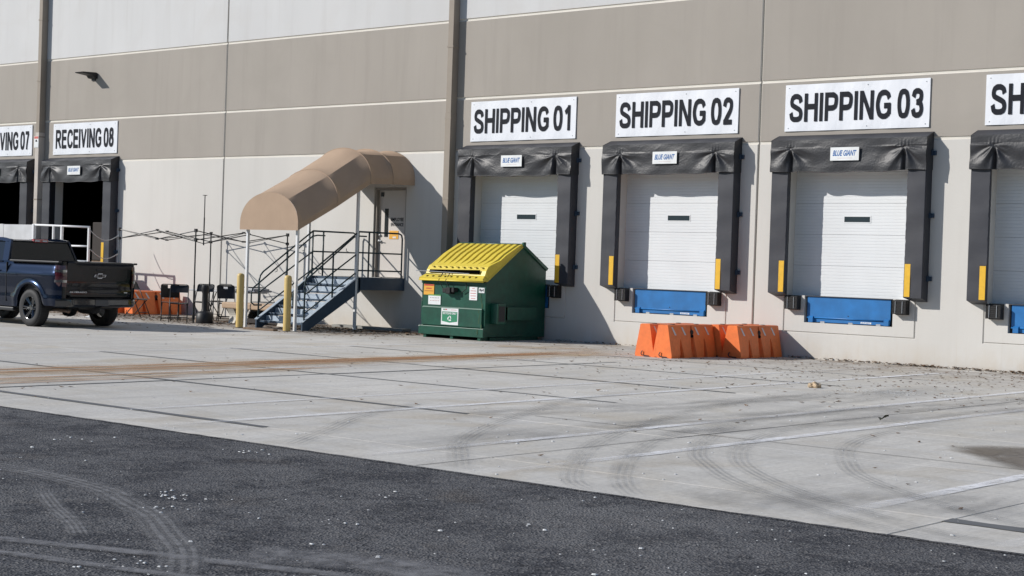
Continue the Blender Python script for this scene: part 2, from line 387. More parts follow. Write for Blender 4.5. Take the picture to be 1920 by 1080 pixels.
# ================================================================== SETTING
SILL = 1.22
DOCKX = {'s1': -22.97, 's2': -18.865, 's3': -14.76, 's4': -10.655, 'r8': -39.36, 'r7': -43.47}
G1, G2, G3 = 7.227, 5.4246, 4.2187
def ground():
    mb = MB(); mb.box(-220, 160, -220, 150, -.4, -.17)
    tag(mb.build('ground', mat('soil', (.12, .1, .08), .9)), kind='structure')
    mb = MB(); nx, ny = 60, 40
    def P(i, j):
        x = -95 + 150 * i / nx; y = -90 + (90 - 18.405) * j / ny
        return (x, y, -.004)
    # the free edge towards the concrete is ragged in the photograph
    def P2(i, j):
        x, y, z = P(i, j)
        return (x, y, z)
    mb.grid(P2, nx, ny)
    mb.box(-95, 55, -90, -18.405, -.16, -.02)
    tag(mb.build('asphalt_lot', MAT['asphalt']), kind='structure')
    # ragged asphalt edge strip
    mb = MB(); n = 420; vs = []
    for i in range(n + 1):
        x = -48 + 60 * i / n
        vs.append((x, -18.44, 0.0)); vs.append((x, -18.398 + R.uniform(-.012, .016), .001))
    mb.add(vs, [(2 * i, 2 * i + 2, 2 * i + 3, 2 * i + 1) for i in range(n)])
    tag(mb.build('asphalt_edge', MAT['asphalt']), kind='structure')
    ap = empty('concrete_apron'); tag(ap, kind='structure')
    xs = [-95, -60, -37.8, -16.36, -8.64, -4.59, 8, 30]; ys = [-18.40, -17.467, -14.74, -12.018, -9.224, -6.481, -3.745, 0]
    g = .006
    for a, b in zip(xs, xs[1:]):
        for c, d in zip(ys, ys[1:]):
            mb = MB(); dz = R.uniform(-.0015, .0015)
            mb.box(a + g, b - g, c + g, d - (g if d < 0 else 0), -.16, dz, bev=.004)
            mb.build('slab', MAT['concrete'], ap)
    # tar sealed joints: wide bands over some joints, hairlines elsewhere
    mb = MB()
    mb.box(-95, 30, -18.4, 0, -.17, -.012)
    mb.build('joint_filler', hairj, ap)
    def band(p0, p1, w, name='sealant_band', m=sealant, wob=.006, z=.0045):
        mb = MB(); L = math.dist(p0, p1); n = max(4, int(L / .25)); d = ((p1[0] - p0[0]) / L, (p1[1] - p0[1]) / L); vs = []; uv = []
        for i in range(n + 1):
            t = i / n; cx = p0[0] + (p1[0] - p0[0]) * t; cy = p0[1] + (p1[1] - p0[1]) * t
            ww = w * (1 + R.uniform(-.12, .12)); k = R.uniform(-wob, wob)
            vs += [(cx - d[1] * (ww / 2 + k), cy + d[0] * (ww / 2 + k), z), (cx + d[1] * (ww / 2 - k), cy - d[0] * (ww / 2 - k), z)]
            uv += [(0, t), (1, t)]
        mb.uv = uv
        mb.add(vs, [(2 * i, 2 * i + 2, 2 * i + 3, 2 * i + 1) for i in range(n)])
        return mb.build(name, m, ap)
    band((-60, -17.467), (-11.45, -17.467), .11)
    band((-60, -14.74), (-11.34, -14.72), .085)
    band((-21.65, -12.018), (-11.35, -12.03), .075)
    band((-21.75, -9.224), (-11.45, -9.224), .07)
    band((-21.6, -6.481), (-11.36, -6.481), .06)
    band((-17.9, -3.745), (-11.3, -3.745), .05)
    band((-16.36, -18.4), (-16.36, -5.2), .06)
    band((-8.64, -18.38), (-8.64, -1.0), .013, m=hairj, wob=.001)
    for (y) in (-14.25,):
        band((-10.8, y), (-4.6, y - .01), .014, m=hairj, wob=.001)
    band((-4.6, -17.53), (3, -17.40), .17)
    # painted lane stripes, worn
    lane = stain_mat('worn_white_line', (.84, .84, .85), .95, 7, .24, .54, lohi_soft=1)
    lane2 = stain_mat('faded_white_line', (.80, .80, .81), .75, 6, .27, .60, lohi_soft=1)
    for x, m in ((-13.45, lane2), (-12.06, lane), (-9.33, lane), (-8.0, lane), (-5.22, lane), (-3.9, lane), (-17.55, lane2), (-21.6, lane2)):
        band((x, -18.38), (x, -.6), .15, 'lane_stripe', m, .004, .0065)
    # rust run-off streaks
    rust = stain_mat('rust_run_off', (.46, .25, .125), .82, 3.2, .30, .60, stretch=(3.5, .35, 1))
    rust2 = stain_mat('rust_run_off_pale', (.55, .41, .27), .8, 2.2, .38, .62, stretch=(3, .4, 1))
    zr = .0075
    for x0, x1, y0, y1, w, m in ((-18.35, -18.3, -18.3, -2.0, 1.9, rust2), (-18.75, -18.62, -18.3, -2.4, .22, rust), (-18.3, -18.36, -17.6, -3.0, .30, rust), (-18.0, -18.12, -15.5, -6.0, .14, rust),
                                 (-17.45, -17.3, -18.3, -10.5, .20, rust), (-17.1, -17.2, -18.3, -11.5, .60, rust2), (-16.8, -16.75, -18.3, -13.8, .16, rust), (-18.55, -18.5, -12.0, -4.0, .55, rust), (-20.8, -18.9, -3.4, -2.3, 1.1, rust2)):
        zr += .00045; band((x0, y0), (x1, y1), w, 'rust_streak', m, .012, zr)
    # damp oil patch
    oil = stain_mat('oil_stain', (.165, .135, .105), .97, 1.9, .22, .50, rough=.4, edge=.12)
    mb = MB(); vs = [(-5.0, -13.2, .0070)]; uv = [(.5, .5)]
    n = 40
    for i in range(n):
        a = 2 * math.pi * i / n; rr = 1 + .15 * math.sin(3 * a) + R.uniform(-.05, .05)
        vs.append((-5.0 + 1.6 * rr * math.cos(a), -13.2 + 1.05 * rr * math.sin(a), .0070)); uv.append((0, .5))
    mb.add(vs, [(0, 1 + i, 1 + (i + 1) % n) for i in range(n)]); mb.uv = [(u, .5) for u, _ in uv]
    mb.build('oil_stain', oil, ap)
    # dark scuffed bands and tyre marks
    scuff = stain_mat('rubber_scuff', (.26, .255, .25), .45, 1.5, .38, .7, stretch=(2.5, .6, 1))
    tyrem_ = stain_mat('tyre_mark', (.22, .22, .22), .42, 3.5, .30, .68, lines=5, floor=.25)
    def ribbon(pts, w, name, m, z=.0078, parent=ap):
        # smooth curve through pts
        P = [Vector((*p, 0)) for p in pts]; out = []
        for i in range(len(P) - 1):
            p0 = P[max(0, i - 1)]; p1 = P[i]; p2 = P[i + 1]; p3 = P[min(len(P) - 1, i + 2)]
            for k in range(10):
                t = k / 10
                out.append(.5 * ((2 * p1) + (-p0 + p2) * t + (2 * p0 - 5 * p1 + 4 * p2 - p3) * t * t + (-p0 + 3 * p1 - 3 * p2 + p3) * t ** 3))
        out.append(P[-1]); mb = MB(); vs = []; uv = []; n = len(out) - 1
        for i, p in enumerate(out):
            d = (out[min(n, i + 1)] - out[max(0, i - 1)]).normalized(); s = Vector((-d.y, d.x, 0)) * w / 2
            for q in range(5):
                vs.append((*(p + s * (1 - q / 2)).xy, z)); uv.append((q / 4, i / n))
        mb.uv = uv
        mb.add(vs, [(5 * i + q, 5 * i + 5 + q, 5 * i + 6 + q, 5 * i + 1 + q) for i in range(n) for q in range(4)])
        return mb.build(name, m, parent)
    ribbon([(-11.5, -15.2), (-10.9, -12.5), (-10.5, -9), (-10.2, -5)], 1.1, 'scuff', scuff, .0095)
    ribbon([(-9.6, -17.8), (-9.6, -13), (-8.9, -9), (-8.6, -5)], .9, 'scuff', scuff, .0096)
    ribbon([(-8.9, -14.6), (-8.4, -11), (-7.9, -7)], .7, 'scuff', scuff, .0097)
    ribbon([(-6.2, -18.2), (-5.6, -17.3), (-4.4, -16.5)], 1.2, 'scuff', scuff, .0098)
    k = 0
    for pts in ([(-10.9, -7.0), (-10.7, -9.5), (-10.3, -11.8), (-9.5, -14.2), (-8.7, -16.0), (-7.9, -17.3), (-7.3, -18.1), (-6.9, -18.39)],
                [(-9.9, -6.5), (-9.8, -9.5), (-9.4, -12.0), (-8.8, -14.6), (-8.1, -16.2), (-7.5, -17.2), (-6.95, -17.95), (-6.5, -18.39)],
                [(-9.3, -7.0), (-9.3, -10.5), (-9.0, -13.2), (-8.49, -14.4), (-7.85, -15.6), (-7.3, -16.3), (-6.4, -17.2), (-5.0, -18.1), (-4.2, -18.39)],
                [(-8.7, -8.0), (-8.7, -11.0), (-8.4, -13.2), (-8.0, -14.5), (-7.55, -15.4), (-6.9, -16.3), (-5.9, -17.2), (-4.6, -18.0), (-3.6, -18.38)],
                [(-12.4, -9.0), (-11.9, -12.0), (-11.0, -14.2), (-10.2, -15.8), (-9.5, -16.9), (-8.9, -17.6), (-8.2, -18.35)],
                [(-8.0, -9.5), (-7.7, -12.2), (-7.3, -13.8), (-6.7, -15.0), (-6.0, -16.0), (-4.8, -17.0), (-3.2, -17.8)],
                [(-12.6, -14.0), (-11.8, -15.8), (-10.9, -17.2), (-10.2, -18.3)]):
        k += 1; ribbon(pts, .26, 'tyre_mark', tyrem_, .0105 + k * .0004)
    light_m = stain_mat('pale_tyre_mark', (.29, .29, .295), .7, 9, .24, .6, lines=5, floor=.5)
    pale_b = stain_mat('pale_dust_band', (.28, .28, .29), .7, 4, .32, .62)
    al = bpy.data.objects['asphalt_lot']
    ribbon([(-10.6, -20.95), (-10.06, -20.95), (-9.46, -21.0), (-8.9, -21.1), (-8.4, -21.3), (-7.9, -21.5), (-7.35, -21.82), (-6.9, -22.08), (-6.55, -22.35), (-6.25, -22.6)], .30, 'tyre_mark', light_m, .004, al)
    ribbon([(-9.2, -21.4), (-8.56, -21.74), (-8.0, -22.0), (-7.55, -22.25)], .16, 'tyre_mark', light_m, .005, al)
    ribbon([(-9.5, -23.6), (-8.6, -23.0), (-7.75, -22.62), (-7.1, -22.36), (-6.4, -22.12), (-5.6, -21.85), (-4.9, -21.6)], .16, 'dust_band', pale_b, .006, al)
    ribbon([(-8.2, -23.2), (-7.4, -22.85), (-6.5, -22.6), (-5.8, -22.35)], .12, 'dust_band', pale_b, .007, al)
    ribbon([(-6.6, -21.9), (-5.9, -21.55), (-5.2, -21.6)], .55, 'dust_band', pale_b, .008, al)
ground()

# ---------------------------------------------------------------- warehouse
def warehouse():
    wh = empty('warehouse', (-25, 0, 0))
    tag(wh, 'long concrete panel warehouse painted cream below, taupe in the middle and light grey on top', 'warehouse')
    ox = 25.0
    joints = [-66, -57.8, -49.6, -41.4, -33.155, -25.03, -16.845, -8.66, -.5, 7.6]
    holes = []          # x0,x1,z0,z1
    recs = []           # rebated frame lines round the pits
    for k, x in DOCKX.items():
        holes.append((x - 1.35, x + 1.35, SILL, 3.72)); holes.append((x - .935, x + .935, .70, SILL))
        recs.append((x - 1.385, x + 1.385, .505, SILL + .1))
    holes.append((-27.54, -26.47, SILL, 3.38))
    w, c, dep = .03, .018, .024     # groove flat half width, chamfer, depth
    TH = .25
    for pi, (a, b) in enumerate(zip(joints, joints[1:])):
        H = [h for h in holes if h[0] > a - .01 and h[1] < b + .01]
        H = [h for h in holes if h[0] < b and h[1] > a]
        Rr = [r for r in recs if r[0] < b and r[1] > a]
        xs = {a + .012, a + .03, b - .012, b - .03}; zs = {-.1, 12.0}
        gz = (G1, G2, G3)
        for g in gz: zs |= {g - w - c + .03 - .03, g - w, g + .012, g + .012 + c * .4}
        for h in H:
            xs |= {min(max(h[0], a + .03), b - .03), min(max(h[1], a + .03), b - .03)}; zs |= {h[2], h[3]}
        for r in Rr:
            for q in (r[0], r[1]):
                xs |= {q - .016, q - .007, q + .007, q + .016}
            zs |= {r[2] - .016, r[2] - .007, r[2] + .007, r[2] + .016, r[3]}
        x = a + 1
        while x < b: xs.add(x); x += 1.6
        xs = sorted(q for q in xs if a + .011 <= q <= b - .011); zs = sorted(zs)
        def depth(x, z):
            d = 0
            for g in gz:
                if g - w - 1e-6 <= z <= g + .012 + 1e-6: d = dep
            if x < a + .013 or x > b - .013: d = max(d, .022)
            for r in Rr:
                if r[2] - .008 <= z <= r[3] + .001 and (abs(x - r[0]) < .008 or abs(x - r[1]) < .008): d = max(d, .02)
                if abs(z - r[2]) < .008 and r[0] - .008 <= x <= r[1] + .008: d = max(d, .02)
            return d
        def inhole(i, j):
            cx = (xs[i] + xs[i + 1]) / 2; cz = (zs[j] + zs[j + 1]) / 2
            return any(h[0] < cx < h[1] and h[2] < cz < h[3] for h in H)
        def mf(i, j):
            cx = (xs[i] + xs[i + 1]) / 2; cz = (zs[j] + zs[j + 1]) / 2
            if cx < a + .03 or cx > b - .03: return 3
            for g in gz:
                if g - w - c - .001 < cz < g + .012 + c * .4 + .001: return 3
            return 0 if cz < G3 else 1 if cz < G1 else 2
        mb = MB(); mb.grid(lambda i, j: (xs[i] + ox, depth(xs[i], zs[j]), zs[j]), len(xs) - 1, len(zs) - 1, skip=inhole, mf=mf)
        x0, x1 = xs[0] + ox, xs[-1] + ox
        # reveals of the openings (through the thickness)
        for h in H:
            ha, hb = max(h[0], a + .012) + ox, min(h[1], b - .012) + ox; z0, z1 = h[2], h[3]
            if z0 < SILL - .01:   # pit
                mb.add([(ha, 0, z0), (hb, 0, z0), (hb, TH, z0), (ha, TH, z0)], [(0, 1, 2, 3)], 0)
                mb.add([(ha, 0, z0), (ha, 0, z1), (ha, TH, z1), (ha, TH, z0)], [(0, 1, 2, 3)], 0)
                mb.add([(hb, 0, z0), (hb, 0, z1), (hb, TH, z1), (hb, TH, z0)], [(0, 1, 2, 3)], 0)
            else:
                mb.add([(ha, 0, z0), (ha, 0, z1), (ha, TH, z1), (ha, TH, z0)], [(0, 1, 2, 3)], 0)
                mb.add([(hb, 0, z0), (hb, 0, z1), (hb, TH, z1), (hb, TH, z0)], [(0, 1, 2, 3)], 0)
                mb.add([(ha, 0, z1), (hb, 0, z1), (hb, TH, z1), (ha, TH, z1)], [(0, 1, 2, 3)], 0)
                if h[0] > -28 and h[1] < -26: mb.add([(ha, 0, z0), (hb, 0, z0), (hb, TH, z0), (ha, TH, z0)], [(0, 1, 2, 3)], 0)
                else:
                    cx = (h[0] + h[1]) / 2 + ox
                    for s0, s1 in ((ha, cx - .935), (cx + .935, hb)): mb.add([(s0, 0, z0), (s1, 0, z0), (s1, TH, z0), (s0, TH, z0)], [(0, 1, 2, 3)], 0)
        o = mb.build('wall_panel', [cream, taupe, lightp, groovep], wh, fix=False)
        # flip so that faces look at -Y
        # back of panel
        mb = MB(); mb.box(a + .012 + ox, b - .012 + ox, TH + .002, TH + .05, 3.9, 12)
        mb.build('panel_backing', cream, wh)
    for j in joints[1:-1]:
        mb = MB(); mb.box(j - .013 + ox, j + .013 + ox, .021, .2, -.1, 12); mb.build('joint_caulk', caulk, wh)
    # interior: floor, back wall, roof, side walls so the open docks look into a dark hall
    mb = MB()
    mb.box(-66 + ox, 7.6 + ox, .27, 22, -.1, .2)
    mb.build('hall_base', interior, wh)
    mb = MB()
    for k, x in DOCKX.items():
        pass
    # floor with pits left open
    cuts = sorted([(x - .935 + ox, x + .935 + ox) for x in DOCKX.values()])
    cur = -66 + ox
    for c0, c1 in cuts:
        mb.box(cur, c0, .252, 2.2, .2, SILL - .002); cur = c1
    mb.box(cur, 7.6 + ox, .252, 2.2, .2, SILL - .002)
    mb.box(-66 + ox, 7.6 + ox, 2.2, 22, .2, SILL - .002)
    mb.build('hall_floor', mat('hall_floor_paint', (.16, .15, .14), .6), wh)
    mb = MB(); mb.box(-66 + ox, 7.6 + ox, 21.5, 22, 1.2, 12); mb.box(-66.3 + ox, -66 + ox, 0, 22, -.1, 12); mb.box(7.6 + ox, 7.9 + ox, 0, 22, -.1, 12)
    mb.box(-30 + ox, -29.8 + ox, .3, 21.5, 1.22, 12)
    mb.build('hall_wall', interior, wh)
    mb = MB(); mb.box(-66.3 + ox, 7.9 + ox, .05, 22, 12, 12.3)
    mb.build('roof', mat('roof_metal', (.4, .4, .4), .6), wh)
    # drip line of rust under light and stains on the wall
    return wh
WH = warehouse()

# employee door is a part of the warehouse? it swings with it: keep as a thing of its own in the opening
def employee_door():
    d = empty('entrance_door', (-27.005, .1, SILL))
    tag(d, 'cream steel door with slim window under the beige canopy, lettered EMPLOYEE ENTRANCE', 'door')
    dm = mat('door_cream_paint', (.60, .56, .52), .5, var=.03)
    mb = MB(); mb.box(-.47, .47, .02, .065, .012, 2.10, bev=.004); mb.build('leaf', dm, d)
    fm = mat('door_frame_paint', (.30, .27, .235), .55)
    for s in (-1, 1):
        mb = MB(); x0, x1 = sorted((s * .533, s * .475)); mb.box(x0, x1, -.06, .09, 0, 2.155); mb.build('frame', fm, d)
    mb = MB(); mb.box(-.475, .475, -.06, .09, 2.105, 2.155); mb.build('frame', fm, d)
    mb = MB(); mb.box(-.27, -.15, .012, .019, .98, 1.66); w = mb.build('window', blackmet, d)
    mb = MB(); mb.box(-.255, -.165, .008, .0115, 1.0, 1.64); mb.build('pane', glassd, w)
    text_obj('EMPLOYEE', 'lettering', ink, d, .42, .085, (.15, .017, 1.40), bold=.03)
    text_obj('ENTRANCE', 'lettering', ink, d, .42, .085, (.15, .017, 1.28), bold=.03)
    mb = MB(); mb.box(-.10, .20, .012, .018, .93, 1.13); n = mb.build('notice', labelor, d); n['label'] = 'yellow paper notice'
    mb = MB(); mb.box(.02, .13, .009, .0115, .95, .99); mb.build('notice_tab', stkw, n)
    mb = MB(); mb.lathe([(.001, -.035), (.032, -.035), (.034, .02)], 'Y', (-.40, 0, .88), 12); mb.tube([(-.40, -.03, .88), (-.28, -.035, .875)], .011)
    mb.lathe([(.001, -.02), (.026, -.018), (.028, .02)], 'Y', (-.40, 0, 1.02), 12)
    mb.build('handle', galv, d, True)
    for z in (.25, 1.05, 1.85):
        mb = MB(); mb.box(.462, .487, -.004, .03, z - .06, z + .06); mb.build('hinge', blackmet, d)
    mb = MB(); mb.box(-.40, -.32, -.005, .02, 1.95, 2.05); mb.build('top_bolt', blackmet, d)
employee_door()

def downspout(x, top, label, lowlight):
    o = empty('downspout', (x, 0, 0)); tag(o, label, 'downspout', 'square downspouts on the facade')
    mb = MB(); mb.box(-.08, .08, -.205, -.003, G2 - .35, top, bev=.006); mb.build('pipe', brownmet, o)
    mb = MB(); mb.box(-.088, .088, -.21, -.003, .06, G2 - .35, bev=.006); mb.build('lower_pipe', lowlight, o)
    for z in (1.0, 3.1, 4.95, 6.6, 8.4):
        mb = MB(); mb.box(-.095, .095, -.214, -.002, z - .02, z + .02); mb.build('strap', brownmet, o)
    return o
downspout(-25.03, 12, 'square taupe downspout beside the first shipping dock', brownmet)
downspout(-41.42, 12, 'square downspout with a small warning sign between the two receiving docks', mat('downspout_pale', (.50, .45, .40), .5))
def small_sign():
    s = empty('warning_sign', (-41.44, -.216, 4.80)); tag(s, 'small white warning notice with red heading on the left downspout', 'sign')
    mb = MB(); mb.box(-.11, .11, -.006, 0, -.17, .17); mb.build('plate', stkw, s)
    mb = MB(); mb.box(-.10, .10, -.009, -.0065, .09, .16); mb.build('heading', mat('label_pink_red', (.55, .12, .1), .5), s)
    mb = MB(); mb.box(-.04, .03, -.009, -.0065, .0, .06); mb.tube([(-.03, -.008, .05), (.05, -.008, .0)], .008); mb.build('symbol', ink, s)
small_sign()

def wall_light():
    o = empty('wall_light', (-38.98, 0, 6.62)); tag(o, 'black flat security light on the taupe wall above the left sign', 'lamp')
    mb = MB(); mb.prism([(0, -.06), (-.10, -.05), (-.16, .02), (-.52, .055), (-.55, .075), (-.50, .09), (-.05, .11), (0, .09)], 'X', -.16, .16); mb.build('housing', blackpl, o)
    mb = MB(); mb.box(-.12, .12, -.48, -.20, .02, .028); l = mb.build('lens', mat('lamp_lens', (.5, .5, .5), .3), o); l.rotation_euler = (-.11, 0, 0)
    mb = MB(); mb.box(-.09, .09, -.03, -.001, -.12, .12, bev=.005); mb.build('wall_plate', blackpl, o)
wall_light()

# ---------------------------------------------------------------- dock kit
def dock_shelter(seed=0):
    rs = random.Random(seed * 13 + 5)
    rays = [(sg, rs.uniform(-1.45, 1.45), rs.uniform(.005, .014), rs.uniform(.012, .026), rs.uniform(.15, .62), rs.uniform(.04, .12)) for sg in (-1, 1) for _ in range(13)]
    strays = [(rs.uniform(-1.5, 1.5), rs.uniform(3.66, 4.16), rs.uniform(-.6, .6), rs.uniform(.08, .3), rs.uniform(.003, .007), rs.uniform(.010, .02)) for _ in range(22)]
    k1 = rs.uniform(0, 6); gap = rs.uniform(-.03, .03)
    o = empty('dock_shelter', (0, 0, 0))
    d = -.25; Z0, Z1 = 1.255, 4.21
    for s in (-1, 1):
        mb = MB(); nz = 48; nx = 6
        def P(i, j, s=s):
            # cross-section from inner back edge round the front to outer back edge
            prof = [(1.335, 0), (1.25, d * .94), (1.262, d), (1.42, d - .004), (1.61, d), (1.622, d * .96), (1.622, 0)]
            x, y = prof[i]; z = Z0 + (Z1 - .02 - Z0) * j / nz
            if i in (1, 2): x += .004 * math.sin(z * 21 + s) * math.sin(z * 7.3) + .0025 * math.sin(z * 55 + s)
            if i == 3: y += .006 * math.sin(z * 5 + s * 2) + .004 * math.sin(z * 13)
            if j == 0 and i in (0, 6): z = 1.19
            return (x * s, y, z)
        mb.grid(P, 6, nz)
        b = [P(i, 0) for i in range(7)]; mb.add(b, [tuple(range(7))])
        pad = mb.build('side_pad', vinyl2, o, True, auto=35)
        mb = MB(); x0, x1 = sorted((s * 1.27 + (.0 if s > 0 else 0), s * 1.385))
        mb.box(x0, x1, d - .012, d - .005, Z0 + .02, Z0 + .625, bev=.002); mb.build('guide_strip', yellow, pad)
        mb = MB(); mb.box(x0 - .012, x1 + .012, d - .0048, d - .001, Z0 + .01, Z0 + .64); mb.build('strip_pocket', vinyl, pad)
        for z in (1.62, 2.78, 3.93):
            mb = MB(); mb.box(*sorted((s * 1.624, s * 1.70)), -.05, -.005, z - .04, z + .04); mb.box(*sorted((s * 1.624, s * 1.65)), -.09, -.03, z - .05, z + .05)
            mb.build('bracket', mat('bracket_blue_steel', (.03, .055, .09), .4), o)
    # gathered head curtain
    mb = MB(); nu, nv = 240, 44; top, bot = 4.215, 3.615
    gx, gz = 1.20 + gap, 4.04 + gap
    def folds(x, z):
        y = 0
        for s in (-1, 1):
            dx = (x - s * gx); dz = gz - z
            if dz < -.02: 
                y += .010 * math.exp(-(dx / .12) ** 2) * math.sin((dx) * 90) * max(0, 1 + dz / .17)
                continue
            r = math.hypot(dx, dz) + .02; ang = math.atan2(dx, dz)     # 0 = straight down
            fan = math.exp(-((r - .34) / .30) ** 2)
            y += .020 * math.sin(ang * 6.3 + s * .9 + k1) * fan + .010 * math.sin(ang * 12 + 1.3 * s + k1 * 2) * math.exp(-((r - .2) / .16) ** 2)
            # deep tuck under the gather
            y += .10 * math.exp(-((dx + s * .02) / .032) ** 2) * min(1, max(0, dz) / .14)
            y += .02 * math.exp(-(abs(dz) / .05) ** 2) * math.exp(-(dx / .06) ** 2)
        for sg, an, am, wd, ln, st_ in rays:
            dx = (x - sg * gx); dz = gz - z; al = dx * math.sin(an) + dz * math.cos(an)
            if al < 0 or al > ln + .1: continue
            ac = dx * math.cos(an) - dz * math.sin(an)
            w_ = wd * (1 + al * 1.5)
            if abs(ac) < 4 * w_: y -= am * math.exp(-abs(ac) / w_) * min(1, al / st_) * max(0, 1 - al / (ln + .1))
        for sx_, sz_, an, ln, am, wd in strays:
            dx, dz = x - sx_, z - sz_; al = abs(dx * math.cos(an) + dz * math.sin(an)); ac = abs(-dx * math.sin(an) + dz * math.cos(an))
            if al < ln and ac < 4 * wd: y -= am * math.exp(-ac / wd) * (1 - al / ln)
        y += .008 * math.sin(x * 3.1 + z * 7 + k1) + .003 * math.sin(x * 9 - z * 15)
        return y
    def P(i, j):
        x = -1.635 + 3.27 * i / nu; t = j / nv; z = bot + (top - bot) * t
        sagb = -.035 * (1 - (x / 1.2) ** 2) if abs(x) < 1.2 else .0
        z += sagb * (1 - t) * .6 + .01 * math.sin(x * 6) * (1 - t)
        y = d - .035 - .02 * (1 - t) + folds(x, z) * (1 - t ** 6)
        if t < .14: y += .006 * (1 - t / .14)
        return (x, min(y, -.06), z)
    mb.grid(P, nu, nv)
    cur = mb.build('head_curtain', vinyl, o, True)
    mb = MB()   # hem bead
    mb.tube([tuple(Vector(P(i, 0)) + Vector((0, .004, 0))) for i in range(0, nu + 1, 3)], .008, 6); mb.build('hem', vinyl, cur, True)
    # sloping top and ends
    mb = MB(); nx = 60
    def T(i, j):
        x = -1.635 + 3.27 * i / nx; t = j / 4
        return (x, (d - .035) * (1 - t) - .002 * t, top - .003 + (.115) * t + .006 * math.sin(x * 9) * math.sin(3.14 * t))
    mb.grid(T, nx, 4)
    mb.build('top_flap', vinyl2, o, True)
    for s in (-1, 1):
        mb = MB(); xx = s * 1.634
        mb.add([(xx, -.002, 3.62), (xx, d - .04, 3.60), (xx, d - .035, top), (xx, -.002, top + .112), (s * 1.618, -.002, 3.62), (s * 1.618, d - .04, 3.60), (s * 1.618, d - .03, top - .01), (s * 1.618, -.002, top + .10)],
               [(0, 1, 2, 3), (4, 7, 6, 5), (0, 4, 5, 1), (1, 5, 6, 2)])
        mb.build('end_flap', vinyl, o)
    # frame board behind the head (keeps light out above the curtain)
    mb = MB(); mb.box(-1.6, 1.6, -.07, -.003, 3.66, 4.2); mb.build('head_board', blackpl, o)
    # maker's label
    mb = MB(); mb.box(-.305, .295, d - .088, d - .084, 3.80, 4.05, bev=0); lb = mb.build('maker_label', stkw, o)
    text_obj('BLUE GIANT', 'lettering', bluetxt, lb, .50, .11, (-.005, d - .0895, 3.94), shear=.35, bold=.03)
    print_line(mat('label_pale_red', (.66, .58, .57), .5), lb, .3, .010, (0, d - .0895, 3.845))
    return o
def dock_door():
    o = empty('dock_door', (0, .25, SILL - .015))
    zs = [0, .605, 1.21, 1.815, 2.42, 2.56]
    for k in range(5):
        z0, z1 = zs[k] + .0015, zs[k + 1] - .0015; rows = [(z0, .006), (z0 + .006, 0)]
        n = 10
        for r in range(1, n):
            zz = z0 + (z1 - z0) * r / n
            if z1 - z0 > .3: rows += [(zz - .006, 0), (zz, .0055), (zz + .006, 0)]
        rows += [(z1 - .006, 0), (z1, .006)]
        mb = MB(); xs = [-1.39, 1.39]
        mb.grid(lambda i, j: (xs[i], rows[j][1], rows[j][0]), 1, len(rows) - 1)
        mb.box(-1.39, 1.39, .008, .045, z0, z1)
        s = mb.build('door_section', doorwhite, o)
        if k == 2:
            mb = MB(); x0, x1, a, b = -.29, .29, z0 + .225, z0 + .365
            for bx in ((x0, x1, a, a + .018), (x0, x1, b - .018, b), (x0, x0 + .018, a + .0185, b - .0185), (x1 - .018, x1, a + .0185, b - .0185)): mb.box(bx[0], bx[1], -.006, .006, bx[2], bx[3])
            f = mb.build('window', doorwhite, o)
            mb = MB(); mb.box(x0 + .018, x1 - .018, -.0025, .004, a + .018, b - .018); mb.build('pane', mat('grey_window_glass', (.035, .05, .058), .12, spec=.4), f)
    mb = MB(); mb.box(-1.35, 1.35, -.01, .03, -.006, .006); mb.build('bottom_seal', rubber, o)
    return o
def dock_leveler():
    o = empty('dock_leveler', (0, 0, .70))
    mb = MB(); mb.box(-.885, .875, .03, .05, .10, .505, bev=.004); mb.build('lip_plate', blue, o)
    mb = MB(); mb.tube([(-.885, .035, .10), (.83, .035, .10)], .014, 10); mb.build('hinge_tube', blue, o, True)
    mb = MB(); mb.box(-.83, .80, .045, .09, .015, .082, bev=.003); mb.build('toe_beam', blue, o)
    for x in (-.84, .76):
        mb = MB(); mb.prism([(-.01, .01), (-.01, .10), (.02, .13), (.06, .13), (.06, .01)], 'X', x, x + .10); mb.build('lip_keeper', blue, o)
    for x in (-.60, .0, .58):
        mb = MB(); mb.box(x, x + .09, .04, .10, 0, .035); mb.build('foot_block', galv, o)
    mb = MB(); mb.box(-.93, .93, .10, .24, .0, .5); mb.build('pit_frame', blackmet, o)
    mb = MB(); mb.box(-.93, .93, .0, 2.2, .507, .519); mb.build('deck_plate', mat('deck_steel', (.06, .06, .065), .5), o)
    mb = MB(); mb.box(.26, .48, .041, .0445, .028, .060); lb = mb.build('maker_label', stkw, o)
    text_obj('BLUE GIANT', 'lettering', bluetxt, lb, .19, .022, (.37, .0405, .044), shear=.35, bold=.02)
    mb = MB(); mb.lathe([(.001, .026), (.012, .026), (.012, .031)], 'Y', (.0, 0, .155), 10); mb.build('bolt', blackmet, o)
    return o
def dock_bumper():
    o = empty('dock_bumper', (0, 0, 1.075))
    n = 7
    for i in range(n):
        mb = MB(); z0 = -.125 + .25 * i / n; mb.box(-.13 + R.uniform(-.003, .003), .13, -.15 - R.uniform(0, .008), -.012, z0 + .001, z0 + .25 / n - .001, bev=.004); mb.build('rubber_ply', rubber, o)
    for s in (-1, 1):
        mb = MB(); mb.box(*sorted((s * .131, s * .139)), -.155, -.001, -.13, .13); mb.build('end_plate', rubber, o)
    mb = MB(); mb.box(-.14, .14, -.011, -.001, -.14, .14); mb.build('back_plate', blackmet, o)
    for s in (-1, 1):
        mb = MB(); mb.tube([(s * .07, -.161, -.11), (s * .07, -.161, .11)], .006, 6); mb.build('tie_rod', galv, o)
    return o

